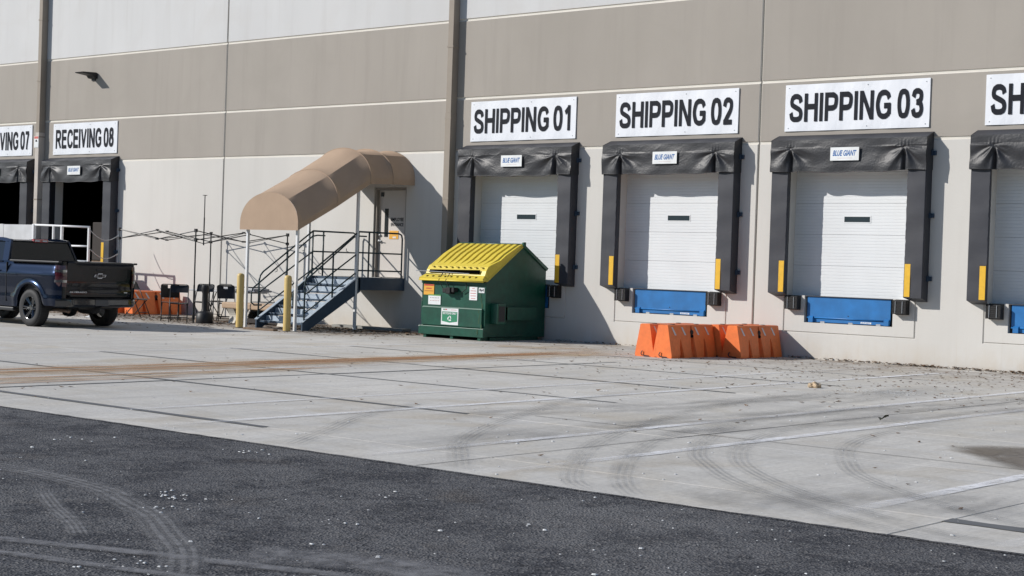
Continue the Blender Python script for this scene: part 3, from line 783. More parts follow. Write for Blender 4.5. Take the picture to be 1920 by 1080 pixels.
place = {
 's1': ('behind the green dumpster', 'partly hidden by the green dumpster'), 's2': ('behind the orange barriers', 'directly behind the group of orange barriers'),
 's3': ('right of the orange barriers', 'with nothing in front, right of the orange barriers'), 's4': ('cut by the right edge', 'cut off by the right edge of the photo'),
 'r8': ('behind the pickup bed', 'wide open and dark behind the pickup bed'), 'r7': ('at the far left edge', 'open and dark at the far left edge')}
ps, pd, pl, pb = dock_shelter(), dock_door(), dock_leveler(), dock_bumper()
first = True
for k, (where, name) in place.items():
    x = DOCKX[k]
    w = {'s1': 'first', 's2': 'second', 's3': 'third', 's4': 'fourth'}.get(k)
    if first: a, b, c, e = ps, pd, pl, pb
    else:
        a = dock_shelter(len(k) + ord(k[1]) * 3 + ord(k[0])); c = copy_tree(pl); e = copy_tree(pb)
        b = copy_tree(pd) if k[0] == 's' else None
    a.location.x = x; c.location.x = x; e.location.x = x - 1.155
    if k[0] == 'r':   # the left shelters read a touch wider
        a.scale.x = 1.025
    tag(a, 'black vinyl dock shelter round the door ' + name, 'dock shelter', 'dock shelters round the loading doors')
    tag(c, 'blue dock leveler lip below the door ' + name, 'dock leveler', 'dock levelers in the pits')
    tag(e, 'black rubber bumper left of the blue leveler ' + where, 'dock bumper', 'rubber dock bumpers')
    e2 = copy_tree(pb); e2.location.x = x + 1.13; e2['group'] = 'rubber dock bumpers'; e2['category'] = 'dock bumper'
    e2['label'] = 'black rubber bumper right of the blue leveler ' + where
    if b:
        b.location.x = x; tag(b, 'closed white sectional dock door ' + name, 'dock door', 'closed sectional dock doors')
    first = False

GL = {
 'S': (.88, [[(.775, .69), (.69, .85), (.44, .912), (.22, .86), (.13, .72), (.20, .60), (.44, .515), (.70, .42), (.79, .27), (.70, .13), (.44, .088), (.18, .14), (.09, .33)]], []),
 'H': (.90, [], [[(.1, 0), (.1, 1)], [(.8, 0), (.8, 1)], [(.1, .53), (.8, .53)]]),
 'I': (.20, [], [[(.1, 0), (.1, 1)]]),
 'P': (.84, [[(.42, .915), (.62, .89), (.74, .80), (.75, .66), (.70, .53), (.58, .465), (.40, .45)]], [[(.1, 0), (.1, 1)], [(.1, .915), (.44, .915)], [(.1, .45), (.42, .45)]]),
 'R': (.92, [[(.42, .915), (.64, .89), (.75, .80), (.76, .68), (.70, .55), (.58, .49), (.40, .475)]], [[(.1, 0), (.1, 1)], [(.1, .915), (.44, .915)], [(.1, .475), (.42, .475)], [(.46, .47), (.84, -.0)]]),
 'N': (.90, [], [[(.1, 0), (.1, 1)], [(.8, 0), (.8, 1)], [(.13, .98), (.77, .02)]]),
 'G': (.98, [[(.87, .70), (.76, .85), (.52, .912), (.24, .82), (.11, .5), (.24, .18), (.52, .088), (.76, .14), (.88, .24)]], [[(.88, .16), (.88, .53)], [(.54, .455), (.96, .455)]]),
 'C': (.92, [[(.84, .68), (.74, .85), (.50, .912), (.24, .82), (.11, .5), (.24, .18), (.50, .088), (.74, .15), (.85, .33)]], []),
 'E': (.80, [], [[(.1, 0), (.1, 1)], [(.1, .915), (.76, .915)], [(.1, .53), (.72, .53)], [(.1, .085), (.78, .085)]]),
 'V': (.90, [], [[(.08, 1), (.45, .04)], [(.82, 1), (.45, .04)]]),
 '0': (.72, [[(.36, .912), (.53, .86), (.62, .68), (.64, .5), (.62, .32), (.53, .14), (.36, .088), (.19, .14), (.10, .32), (.08, .5), (.10, .68), (.19, .86), (.36, .912)]], []),
 '1': (.62, [], [[(.44, 0), (.44, 1)], [(.46, .93), (.12, .70)]]),
 '2': (.72, [[(.10, .66), (.17, .84), (.36, .912), (.57, .84), (.62, .68), (.54, .50), (.34, .30), (.16, .11)]], [[(.04, .085), (.68, .085)]]),
 '3': (.72, [[(.10, .70), (.18, .86), (.36, .912), (.55, .85), (.60, .71), (.52, .58), (.30, .52)], [(.30, .53), (.54, .48), (.63, .29), (.54, .14), (.34, .088), (.16, .14), (.08, .30)]], []),
 '4': (.74, [], [[(.50, 0), (.50, 1)], [(.50, .95), (.08, .30)], [(.04, .28), (.70, .28)]]),
 '7': (.70, [[(.62, .90), (.46, .62), (.34, .32), (.28, 0)]], [[(.05, .915), (.66, .915)]]),
 '8': (.72, [[(.36, .912), (.54, .85), (.58, .71), (.52, .59), (.36, .525), (.20, .59), (.14, .71), (.18, .85), (.36, .912)], [(.36, .525), (.55, .46), (.63, .29), (.55, .14), (.36, .088), (.17, .14), (.09, .29), (.17, .46), (.36, .525)]], []),
}
def block_text(txt, m, parent, width, height, centre):
    mb = MB(); x = 0; k = 0
    def smooth(pts):
        out = []; n = len(pts); cl = pts[0] == pts[-1]
        for i in range(n - 1):
            p0 = pts[i - 1] if i > 0 else (pts[-2] if cl else pts[0]); p1, p2 = pts[i], pts[i + 1]; p3 = pts[i + 2] if i + 2 < n else (pts[1] if cl else pts[-1])
            for q in range(6):
                t = q / 6
                out.append(tuple(.5 * (2 * b + (-a + c) * t + (2 * a - 5 * b + 4 * c - d) * t * t + (-a + 3 * b - 3 * c + d) * t ** 3) for a, b, c, d in zip(p0, p1, p2, p3)))
        out.append(pts[-1]); return out, cl
    total = sum(GL[c][0] + .165 if c in GL else .30 for c in txt) - .165
    sx, sz = width / total, height
    for c in txt:
        if c not in GL: x += .30; continue
        w, curves, lines = GL[c]
        for st, smoothed in [(p, 1) for p in curves] + [(p, 0) for p in lines]:
            pts, cl = smooth(st) if smoothed else (st, False)
            n = len(pts); vs = []; hw = .113
            k += 1; yy = -.0003 * (k % 4)
            for i in range(n):
                a = pts[i - 1] if i > 0 else (pts[-2] if cl else pts[0]); b = pts[i + 1] if i < n - 1 else (pts[1] if cl else pts[-1])
                dx, dz = b[0] - a[0], b[1] - a[1]; L = math.hypot(dx, dz); nx, nz = -dz / L, dx / L
                h = hw * (.86 if abs(nz) > .8 else 1.0)
                for sgn in (1, -1): vs.append((((x + pts[i][0] + nx * h * sgn) - total / 2) * sx, yy, (min(1, max(0, pts[i][1] + nz * h * sgn)) - .5) * sz))
            mb.add(vs, [(2 * i, 2 * i + 2, 2 * i + 3, 2 * i + 1) for i in range(n - 1)])
        x += w + .165
    o = mb.build('lettering', m, parent, fix=False); o.location = centre
    bm = bmesh.new(); bm.from_mesh(o.data)
    for f in bm.faces:
        if f.normal.y > 0: f.normal_flip()
    bm.to_mesh(o.data); bm.free()
    return o
def dock_sign(x, txt, lab, z=4.864, w=3.04):
    o = empty('dock_sign', (x, 0, z)); tag(o, lab, 'sign', 'dock number signs')
    mb = MB(); nx, nz = 24, 4
    mb.grid(lambda i, j: (-w / 2 + w * i / nx, -.022 - .006 * math.sin(i * 1.1) * (1 if j in (0, nz) else .3), -.453 + .906 * j / nz), nx, nz)
    mb.grid(lambda i, j: (-w / 2 + w * i / nx, -.004, -.453 + .906 * j / nz), nx, nz)
    mb.add([(-w / 2, -.022, -.453), (-w / 2, -.022, .453), (-w / 2, -.004, .453), (-w / 2, -.004, -.453)], [(0, 1, 2, 3)])
    mb.add([(w / 2, -.022, -.453), (w / 2, -.022, .453), (w / 2, -.004, .453), (w / 2, -.004, -.453)], [(0, 1, 2, 3)])
    mb.build('board', signwhite, o)
    block_text(txt, ink, o, 2.80 if txt[0] == 'S' else 2.78, .55, (-.015, -.031, 0))
    for sx in (-1.44, .25, 1.44):
        for sz in (-.39, .39):
            mb = MB(); mb.lathe([(.001, -.034), (.010, -.033), (.012, -.026)], 'Y', (sx, 0, sz), 8); mb.build('screw', galv, o)
    return o
dock_sign(-22.967, 'SHIPPING 01', 'white board lettered SHIPPING 01 above the dumpster, beside the downspout')
dock_sign(-18.856, 'SHIPPING 02', 'white board lettered SHIPPING 02 left of the wall joint')
dock_sign(-14.745, 'SHIPPING 03', 'white board lettered SHIPPING 03 just right of the wall joint')
dock_sign(-10.63, 'SHIPPING 04', 'white board showing only the letters SH at the right edge')
dock_sign(-39.33, 'RECEIVING 08', 'white board lettered RECEIVING 08, right of the left downspout', 4.868, 3.09)
dock_sign(-43.49, 'RECEIVING 07', 'white board ending in VING 07, cut by the left edge', 4.875, 3.06)

# things inside the open docks
def inside():
    o = empty('wrapped_load', (-39.0, .55, SILL)); tag(o, 'tall dark brown wrapped load inside the open receiving door', 'pallet load')
    mb = MB(); mb.box(-.62, 1.1, 0, 1.3, .14, 1.25, bev=.02); mb.build('load', darkbrown, o)
    mb = MB(); mb.box(-.62, 1.1, 0, 1.3, 0, .13); mb.build('pallet', wood, o)
    o = empty('yellow_guard_post', (-39.75, .85, SILL)); tag(o, 'dull yellow guard post just inside the open receiving door', 'post')
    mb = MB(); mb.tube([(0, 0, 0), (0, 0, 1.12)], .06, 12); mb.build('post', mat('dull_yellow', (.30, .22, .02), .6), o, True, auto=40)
    mb = MB(); mb.box(-.12, .12, -.12, .12, 0, .02); mb.build('base_plate', blackmet, o)
    o = empty('yellow_hook_block', (-39.9, 1.2, 3.0)); tag(o, 'small yellow and blue hoist block hanging in the dark receiving door', 'hoist')
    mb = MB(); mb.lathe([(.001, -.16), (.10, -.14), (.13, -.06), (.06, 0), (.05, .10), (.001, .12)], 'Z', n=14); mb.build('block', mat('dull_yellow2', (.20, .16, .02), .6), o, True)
    mb = MB(); mb.tube([(0, 0, .11), (0, 0, 2.5)], .008, 6); mb.build('chain', blackmet, o)
inside()

# platform with white rails in front of the receiving docks
def platform():
    o = empty('loading_platform', (-40.2, -1.0, 0)); tag(o, 'raised platform with white rails and a white side panel behind the pickup', 'platform')
    mb = MB(); mb.box(-4, 3.3, -.65, .55, 1.10, 1.22, bev=.01); mb.build('deck', galv, o)
    for x in (-3.6, -1.5, .8, 3.1):
        for y in (-.55, .45):
            mb = MB(); mb.box(x - .05, x + .05, y - .05, y + .05, 0, 1.1); mb.build('leg', galv, o)
    wr = white
    mb = MB(); mb.tube([(.85, -.6, 2.31), (3.47, -.6, 2.27)], .028, 10); mb.build('rail', wr, o, True)
    mb = MB(); mb.tube([(2.55, -.6, 1.75), (3.44, -.6, 1.75)], .025, 10); mb.build('rail', wr, o, True)
    mb = MB(); mb.tube([(1.7, -.6, 1.34), (3.44, -.6, 1.34)], .025, 10); mb.build('rail', wr, o, True)
    for x, r, zt in ((.86, .07, 2.33), (1.80, .04, 2.28), (2.20, .052, 2.28), (3.45, .045, 2.25)):
        mb = MB(); mb.box(x - r * .62, x + r * .62, -.6 - r * .62, -.6 + r * .62, 1.2, zt, bev=.004); mb.build('rail_post', wr, o)
    mb = MB(); mb.box(-.62, .80, -.62, -.59, 1.30, 2.31); mb.build('side_panel', mat('panel_off_white', (.56, .57, .58), .5), o)
    mb = MB(); mb.box(-2.6, -.64, -.62, -.59, 1.30, 2.32); mb.build('side_panel', mat('panel_off_white', (.56, .57, .58), .5), o)
    for z0, n in ((2.2, 'chain'), (1.70, 'chain')):
        mb = MB(); pts = []
        for i in range(15):
            t = i / 14; pts.append((3.47 + .05 * t, -.6 + .95 * t, z0 - .22 * math.sin(math.pi * t) ** 1.0 - .10 * t))
        mb.tube(pts, .012, 6); mb.build(n, galv, o, True)
platform()
def leftgreen():
    o = empty('green_machine', (-43.2, -3.0, 0)); tag(o, 'dark green machine corner at the left edge above the pickup roof', 'machine')
    mb = MB(); mb.box(-2.0, .9, -.6, .8, .5, 2.72, bev=.03); mb.build('casing', green, o)
    mb = MB(); mb.prism([(.9, 1.95), (1.12, 2.0), (1.12, 2.1), (.9, 2.22)], 'Y', -.5, -.2); mb.build('latch', green, o)
    mb = MB(); mb.box(-1.9, .8, -.5, .7, 0, .5); mb.build('base', blackmet, o)
leftgreen()

# ---------------------------------------------------------------- stairs and canopy
XL, XR = -28.0, -26.43; YF, YT = -3.20, -1.53
def stairs():
    o = empty('entrance_stairs', (XL, YF, 0)); tag(o, 'blue-grey steel stairs and landing with dark pipe rails under the canopy', 'stairs')
    W = XR - XL; run = YT - YF; L0 = -YF
    n = 7
    for x in (0, W - .04):
        mb = MB(); mb.prism([(-.03, 0), (.16, 0), (.16 + .0, .02), (run + .06, SILL - .33), (run + .06, SILL), (run - .04, SILL), (-.03, .19)], 'X', x, x + .04)
        s = mb.build('stringer', steelblue, o)
        mb = MB(); a = math.atan2(SILL - .19, run)
        for sg in (0,):
            mb.prism([(-.03, .19), (run - .04, SILL), (run - .02, SILL + .012), (-.034, .204)], 'X', x - .03, x + .07)
        mb.build('stringer_flange', tread, s)
    for i in range(n - 1):
        z = SILL * (i + 1) / n; y = run * (i) / (n - 1) + .02
        mb = MB(); mb.box(.045, W - .045, y, y + .03, z - .04, z, 0)
        t = mb.build('tread', steelblue, o)
        mb = MB()
        for q in range(5): mb.box(.045, W - .045, y + .04 + q * .045, y + .055 + q * .045, z - .03, z - .001)
        for q in range(9): mb.box(.1 + q * .155, .108 + q * .155, y + .032, y + .235, z - .032, z - .004)
        mb.build('grating', tread, t)
        mb = MB()
        for q in range(12): mb.box(.08 + q * .115, .14 + q * .115, y - .004, y + .028, z, z + .004)
        mb.build('nosing', tread, t)
        # slim riser plate lets light through below it
        mb = MB(); mb.box(.045, W - .045, y + .225, y + .231, z - .0, z + SILL / n - .06); mb.build('riser', tread, t)
    # landing
    y0 = run; y1 = -YF - .01
    mb = MB(); mb.box(0, .05, y0 + .06, y1, SILL - .29, SILL); mb.box(W - .05, W, y0 + .06, y1, SILL - .29, SILL)
    mb.box(0, W, y0 + .01, y0 + .055, SILL - .29, SILL - .001); mb.build('landing_frame', steelblue, o)
    mb = MB(); mb.box(.052, W - .052, y0 + .06, y1, SILL - .05, SILL - .005); mb.build('landing_deck', steelblue, o)
    r = .02
    zt, zm, zl = SILL + 1.05, SILL + .57, SILL + .16
    for x in (.02, W - .02):
        # landing rails
        mb = MB(); mb.tube([(x, y0 - .02, zt), (x, y1 - .22, zt), (x, y1 - .13, zt - .03), (x, y1 - .1, zt - .12), (x, y1 - .1, SILL - .25)], r, 8); mb.build('rail', railg, o, True)
        for z in (zm, zl):
            mb = MB(); mb.tube([(x, y0 - .02, z), (x, y1 - .1, z)], r * .9, 8); mb.build('rail', railg, o, True)
        mb = MB(); mb.tube([(x, y0 + .32, SILL), (x, y0 + .32, zt)], r, 8); mb.build('rail_post', railg, o, True)
        mb = MB(); mb.tube([(x, y0 - .02, SILL - .2), (x, y0 - .02, zt)], r, 8); mb.build('rail_post', railg, o, True)
        # stair rails, parallel with the pitch
        dz = (SILL - .19) / run
        def S(y, h): return (x, y, .19 + dz * max(0, y) + h)
        top = 1.03
        mb = MB(); mb.tube([(x, .03, .1), (x, .03, .19 + top - .14), (x, .06, .19 + top - .03), (x, .14, .19 + top + .06), (x, y0 - .02, zt)], r, 8); mb.build('rail', railg, o, True)
        for h in (.62, .20):
            mb = MB(); mb.tube([(x, .03, .19 + h), (x, y0 - .02, SILL + h - .06)], r * .9, 8); mb.build('rail', railg, o, True)
        mb = MB(); mb.tube([S(run * .52, -.05), S(run * .52, top + .03)], r, 8); mb.build('rail_post', railg, o, True)
        # inner handrail with its looped lower end
        xi = x + (.07 if x < 1 else -.07)
        pts = [(xi, .06, .52), (xi, -.16, .52), (xi, -.25, .58), (xi, -.25, .82), (xi, -.2, .91), (xi, .02, 1.06), (xi, y0 - .1, zt - .13), (xi, y0 + .05, zt - .10), (xi, y0 + .30, zt - .10)]
        mb = MB(); mb.tube(pts, r * .9, 8); mb.build('handrail', railg, o, True)
        for y in (run * .3, run * .8):
            mb = MB(); mb.tube([(x, y, .19 + dz * y + .78), (xi, y, .19 + dz * y + .80), (xi, y, .19 + dz * y + .86)], .008, 6); mb.build('rail_bracket', railg, o)
    return o
stairs()

def canopy():
    X0, X1 = -28.13, -26.20; W = X1 - X0; cx = W / 2
    o = empty('entrance_canopy', (X0, 0, 0)); tag(o, 'beige half-barrel canvas canopy sloping down over the stairs on white posts', 'canopy')
    # stations: (y, base z)
    st = [(-3.66, 2.22), (-2.50, 2.80), (-1.47, 3.37), (-.74, 3.40), (-.01, 3.42)]
    hv, hr = .13, .71     # valance, rise
    AN = [180 - 50 * i / 16 for i in range(16)] + [130 - 80 * i / 20 for i in range(20)] + [50 - 50 * i / 16 for i in range(17)]
    nt = len(AN) - 2
    def prof(t, k, sag):
        """t 0..1 across, k rib weight (1 at ribs), returns x,z offset"""
        deg = AN[int(round(t * (len(AN) - 1)))]; a = math.radians(deg)
        x = cx + cx * math.cos(a); z = hr * math.sin(a) ** .92
        if deg < 50: q = deg / 50
        elif deg < 130: q = (deg - 50) / 80
        else: q = (deg - 130) / 50
        k = sag * 4 * q * (1 - q)
        x -= k * math.cos(a) * 1.15; z -= k * math.sin(a) * .9
        return x, z
    mb = MB(); rows = []; sub = 10
    for si in range(len(st) - 1):
        for q in range(sub + (1 if si == len(st) - 2 else 0)):
            t = q / sub; y = st[si][0] + (st[si + 1][0] - st[si][0]) * t; z = st[si][1] + (st[si + 1][1] - st[si][1]) * t
            rows.append((y, z, .085 * math.sin(math.pi * t) ** .6 if 0 < t < 1 else .0))
    for seg in range(4):
        mb = MB(); rr = rows[seg * sub: seg * sub + sub + 1]
        def P(i, j, rr=rr):
            y, zb, sag = rr[j]
            # valance columns
            if i == 0: return (0, y, zb)
            if i == 1: return (0, y, zb + hv)
            if i == nt + 3: return (W, y, zb)
            if i == nt + 2: return (W, y, zb + hv)
            x, z = prof((i - 1) / (nt + 1), 1, sag); return (x, y, zb + hv + z)
        mb.grid(P, nt + 3, len(rr) - 1)
        mb.build('canvas_panel', canvas, o, True, auto=11)
        # inner lining just below, gives the cloth its thickness
    y, zb, _ = rows[0]
    pts = [(0, y, zb), (0, y, zb + hv)] + [(prof((i + 1) / (nt + 1), 1, 0)[0], y, zb + hv + prof((i + 1) / (nt + 1), 1, 0)[1]) for i in range(nt)] + [(W, y, zb + hv), (W, y, zb)]
    mb = MB(); mb.add([(p[0], p[1] - .004, p[2]) for p in pts], [tuple(range(len(pts)))]); mb.build('front_panel', canvas, o)
    # ribs and bottom frame
    for (y, zb) in st:
        mb = MB(); mb.tube([(.03, y + .02, zb + .02)] + [(cx + (prof(i / 16, 1, 0)[0] - cx) * .96, y + .02, zb + hv + prof(i / 16, 1, 0)[1] * .95) for i in range(17)] + [(W - .03, y + .02, zb + .02)], .016, 6)
        mb.build('rib', galv, o, True)
        if y > -3.6 and y < -.1:
            mb = MB(); mb.tube([(0 - .004, y, zb + .01), (0 - .004, y, zb + hv)] + [(cx + (prof(i / 36, 1, 0)[0] - cx) * 1.004, y, zb + hv + prof(i / 36, 1, 0)[1] * 1.004) for i in range(37)] + [(W + .004, y, zb + hv), (W + .004, y, zb + .01)], .009, 6)
            mb.build('seam', canvas, o, True)
    for x in (.03, W - .03):
        mb = MB(); mb.tube([(x, a + .02, b + .02) for a, b in st], .018, 6); mb.build('frame_rail', galv, o, True)
    mb = MB(); mb.tube([(.03, st[0][0] + .02, st[0][1] + .02), (W - .03, st[0][0] + .02, st[0][1] + .02)], .018, 6); mb.build('frame_rail', galv, o, True)
    for x, y, zt in ((.10, -3.50, 2.29), (W - .18, -3.50, 2.29), (.04, -1.58, 3.31), (W - .25, -1.60, 3.31)):
        mb = MB(); mb.box(x - .03, x + .03, y - .03, y + .03, 0, zt, bev=.006); mb.build('post', white, o)
        mb = MB(); mb.box(x - .05, x + .05, y - .05, y + .05, 0, .008); mb.build('post_foot', galv, o)
canopy()

def bollard(x, y, label):
    o = empty('bollard', (x, y, 0)); tag(o, label, 'bollard', 'yellow bollards before the stairs')
    mb = MB(); pr = [(.082, 0), (.082, 1.17), (.076, 1.20), (.055, 1.222), (.025, 1.232), (.001, 1.234)]
    mb.lathe(pr, 'Z', n=24); mb.build('sleeve', yellowpost, o, True, auto=60)
    mb = MB(); mb.lathe([(.09, 0), (.09, .012), (.083, .014)], 'Z', n=20); mb.build('base_ring', hairj, o)
bollard(-28.0, -3.70, 'pale yellow bollard left of the white canopy posts'); bollard(-26.42, -3.70, 'pale yellow bollard in front of the foot of the stairs')

# ---------------------------------------------------------------- dumpster
def dumpster():
    X0, Wd = -23.93, 1.82; Y0 = -2.05
    o = empty('dumpster', (X0, Y0, 0)); o.scale = (1, 1.075, 1); tag(o, 'dark green recycling dumpster with ribbed yellow lid by the downspout', 'dumpster')
    D = 1.86; prof = [(0, .09), (0, 1.23), (1.13, 2.04), (1.86, 1.56), (1.86, .07)]
    for x in (0, Wd - .01):
        mb = MB(); mb.prism(prof, 'X', x, x + .01); mb.build('side_plate', green, o)
    mb = MB(); mb.box(.011, Wd - .011, .0, .01, .09, .66); mb.box(.011, Wd - .011, .005, .015, .66, 1.20); mb.build('front_plate', green, o)
    mb = MB(); mb.box(.011, Wd - .011, D - .01, D, .07, 1.56); mb.build('back_plate', green, o)
    mb = MB(); mb.box(.011, Wd - .011, .02, D - .02, .09, .10); mb.build('floor_plate', green, o)
    # ledges
    mb = MB(); mb.prism([(-.035, .665), (-.04, .65), (-.04, .28), (-.0, .26), (0, .68)], 'X', .06, Wd - .06); mb.build('front_bulge', green, o)
    mb = MB(); mb.prism([(-.055, .255), (-.06, .24), (-.06, .075), (0, .075), (0, .27)], 'X', -.02, Wd + .01); mb.build('kick_channel', green, o)
    mb = MB(); mb.box(.0, Wd, -.03, .02, 1.17, 1.225, bev=.006); mb.build('top_rail', green, o)
    mb = MB(); mb.box(.07, Wd - .05, -.05, -.038, .655, .672); mb.build('worn_edge', mat('worn_green', (.20, .30, .25), .5), o)
    mb = MB(); mb.box(.0, Wd - .0, -.066, -.058, .245, .253); mb.build('worn_edge', MAT['worn_green'], o)
    for s, x in ((-1, 0), (1, Wd)):
        # back slope rim & tapered side rim
        mb = MB(); xx = sorted((x, x + s * .03))
        mb.prism([(1.10, 2.01), (1.13, 2.06), (1.90, 1.575), (1.86, 1.52)], 'X', *xx); mb.build('rim', green, o)
        # fork pocket: a long box with open front end
        mb = MB(); a, b = sorted((x + s * .002, x + s * .19))
        z0, z1, ya, yb = .45, .72, .47, 1.36
        mb.add([(a, ya, z0), (b, ya, z0), (b, ya, z1), (a, ya, z1), (a, yb, z0), (b, yb, z0), (b, yb, z1), (a, yb + .12, z1)],
               [(0, 1, 5, 4), (2, 3, 7, 6), (1, 2, 6, 5), (4, 5, 6, 7), (0, 3, 7, 4)])
        mb.build('fork_pocket', green, o)
        mb = MB(); mb.box(a, b + .01 * s, .16, .42, .36, .80, bev=.02); mb.build('pocket_mouth', green, o)
        mb = MB(); mb.box(*sorted((x + s * .05, x + s * .204)), .20, .38, .42, .74); mb.build('mouth_opening', blackmet, o)
    for x in (.10, .88, Wd - .16):
        mb = MB(); mb.box(x, x + .08, -.03, .2, 0, .09); mb.box(x, x + .08, D - .3, D - .1, 0, .09); mb.build('foot', green, o)
    for x in (.03, Wd - .09):
        mb = MB(); mb.box(x, x + .06, .2, D - .3, 0.0, .07); mb.build('skid', green, o)
    # peak bar
    mb = MB(); mb.tube([(-.03, 1.13, 2.07), (Wd + .03, 1.13, 2.07)], .018, 8); mb.build('hinge_rod', green, o, True)
    mb = MB(); mb.box(Wd - .02, Wd + .035, 1.08, 1.16, 2.00, 2.12, bev=.01); mb.build('hinge_lug', green, o)
    mb = MB(); mb.box(0, Wd, 1.14, 1.86, 0, .01); 
    # back slope plate (rear roof of the box)
    mb = MB(); mb.add([(0.012, 1.13, 2.03), (Wd - .012, 1.13, 2.03), (Wd - .012, 1.855, 1.555), (0.012, 1.855, 1.555)], [(0, 1, 2, 3)]); mb.build('rear_roof', green, o)
    # lid: ribbed, with raised box section, front face with slot
    a = math.atan2(.80, 1.16)
    prof = [(-.09, 1.235, 0), (-.10, 1.30, 0), (.02, 1.37, 0), (.06, 1.47, .0), (.12, 1.56, .0), (.20, 1.60, .0), (.42, 1.705, 1), (.60, 1.83, 1), (1.0, 2.045, 1), (1.10, 2.07, 0)]
    nr = 10; xs = []
    x_l, x_r = .0, Wd
    x = .05; cols = [(0.0, 0)]
    for r in range(nr):
        c = .12 + r * (Wd - .24) / (nr - 1)
        cols += [(c - .058, 1), (c - .045, 2), (c + .045, 2), (c + .058, 1)]
    cols += [(Wd, 0)]
    cols = sorted(cols)
    def P(i, j):
        x, kk = cols[i]; y, z, rb = prof[j]
        h = .028 if (kk == 2 and rb) else .0
        # the lid narrows a bit towards its raised front
        xin = 1.0
        t = max(0, min(1, (y + .1) / 1.2)); shrink = .0
        if 2 <= j <= 5:
            x = .06 + (x) * (Wd - .12) / Wd
        return (x, y - h * math.sin(a), z + h * math.cos(a))
    mb = MB(); mb.grid(P, len(cols) - 1, len(prof) - 1)
    lid = mb.build('lid', yellowlid, o)
    # lid sides (skirts)
    for x0_, s in ((0, -1), (Wd, 1)):
        mb = MB(); pts = []
        for y, z, rb in prof:
            xx = x0_
            if .0 < y < .3: xx = x0_ - s * .06
            pts.append((xx, y, z))
        low = [(x0_ + s * .012, y, 1.245 + max(0, (y - .0)) * .715) for y, z, rb in prof]
        n = len(pts)
        mb.add(pts + low, [(i, i + 1, n + i + 1, n + i) for i in range(n - 1)]); mb.build('lid_skirt', yellowlid, lid)
        mb = MB(); mb.tube([p for p in low], .016, 6); mb.build('lid_bead', yellowlid, lid, True)
    mb = MB(); mb.tube([(0, -.095, 1.245), (Wd, -.095, 1.245)], .018, 8); mb.build('lid_bead', yellowlid, lid, True)
    mb = MB()
    mb.add([(.17, -.012 + .035, 1.405), (1.62, -.012 + .035, 1.405), (1.62, .045, 1.49), (.17, .042, 1.47)], [(0, 1, 2, 3)])
    mb.v = [(v[0], v[1] - .012, v[2]) for v in mb.v]; mb.build('lid_slot', mat('slot_black', (.002, .002, .002), 1, spec=0), lid)
    for q in range(9):   # moulded dimples above and below the slot
        xx = .20 + q * .175
        mb = MB(); mb.box(xx, xx + .05, .055, .10, 1.535, 1.55); mb.build('dimple', mat('lid_dark_dimple', (.28, .2, .02), .6), lid)
        mb = MB(); mb.box(xx - .02, xx + .0, -.085, -.03, 1.315, 1.345); mb.build('dimple', MAT['lid_dark_dimple'], lid)
    # lock bar with black padlock box and bungee hooks
    mb = MB(); mb.tube([(-.17, -.03, 1.435), (.3, -.05, 1.43), (1.40, -.06, 1.405)], .009, 6); mb.build('lock_bar', galv, o)
    for x in (.60, .80):
        mb = MB(); mb.tube([(x, .0, 1.42), (x - .02, -.11, 1.25), (x + .03, -.05, 1.10), (x + .12, -.05, 1.02)], .009, 6); mb.build('strap', rubber, o, True)
    mb = MB(); mb.tube([(1.30, -.03, 1.2), (1.32, -.05, 1.08), (1.18, -.04, 1.00)], .009, 6); mb.build('strap', rubber, o, True)
    mb = MB(); mb.box(.70, .80, -.12, -.0, .98, 1.08, bev=.012); mb.box(.82, .95, -.15, -.0, .96, 1.10, bev=.015); mb.box(.97, 1.04, -.13, 0, 1.0, 1.10, bev=.01); mb.build('lock_box', rubber, o)
    # stickers on the front, with their writing
    def sticker(x0, x1, z0, z1, m, y=-.004, name='sticker'):
        mb = MB(); mb.box(x0, x1, y - .003, y, z0, z1); return mb.build(name, m, o)
    s = sticker(.05, .35, .92, 1.15, labelor)
    print_line(redtxt, s, .16, .02, (.20, -.009, 1.06))
    print_line(mat('label_brown', (.45, .18, .02), .5), s, .26, .018, (.20, -.009, 1.005))
    mb = MB(); mb.box(.06, .34, -.0085, -.0075, 1.115, 1.145); mb.build('sticker_band', redtxt, s)
    s = sticker(.19, .55, .715, .93, stkw)
    mb = MB(); mb.box(.19, .55, -.0085, -.0072, .905, .93); mb.build('sticker_band', mat('label_mid_green', (.08, .3, .06), .5), s)
    for q in range(6): print_line(mat('label_grey', (.22, .22, .24), .5), s, .022, .016, (.26 + q * .045, -.009, .86))
    for q in range(6): print_line(mat('label_pink', (.55, .25, .25), .5), s, .024, .014, (.26 + q * .045, -.009, .80))
    s = sticker(1.37, 1.59, .85, 1.13, stkw)
    for i in range(5): print_line(mat('label_pink', (.55, .25, .25), .5), s, (.07, .15, .16, .15, .12)[i], .016, (1.48, -.009, 1.10 - i * .053))
    s = sticker(1.63, 1.79, 1.01, 1.12, stkw)
    text_obj('8yd', 'lettering', ink, s, .12, .07, (1.71, -.009, 1.065), bold=.03)
    yb = -.0415
    s = sticker(.62, 1.11, .30, .665, stkw, yb)
    mb = MB(); mb.add([(.645, yb - .005, .58), (1.085, yb - .005, .58), (1.085, yb - .005, .375), (.865, yb - .005, .345), (.645, yb - .005, .375)], [(0, 1, 2, 3, 4)]); mb.build('sticker_field', labelgr, s)
    text_obj('RECYCLING ONLY', 'lettering', stkw, s, .39, .045, (.865, yb - .0065, .545), bold=.03)
    print_line(labelgr, s, .05, .02, (.70, yb - .0065, .625)); print_line(redtxt, s, .05, .02, (.76, yb - .0065, .625)); print_line(mat('label_pink', (.55, .25, .25), .5), s, .16, .009, (.98, yb - .0065, .62))
    mb = MB()      # recycling triangle of three bent arrows
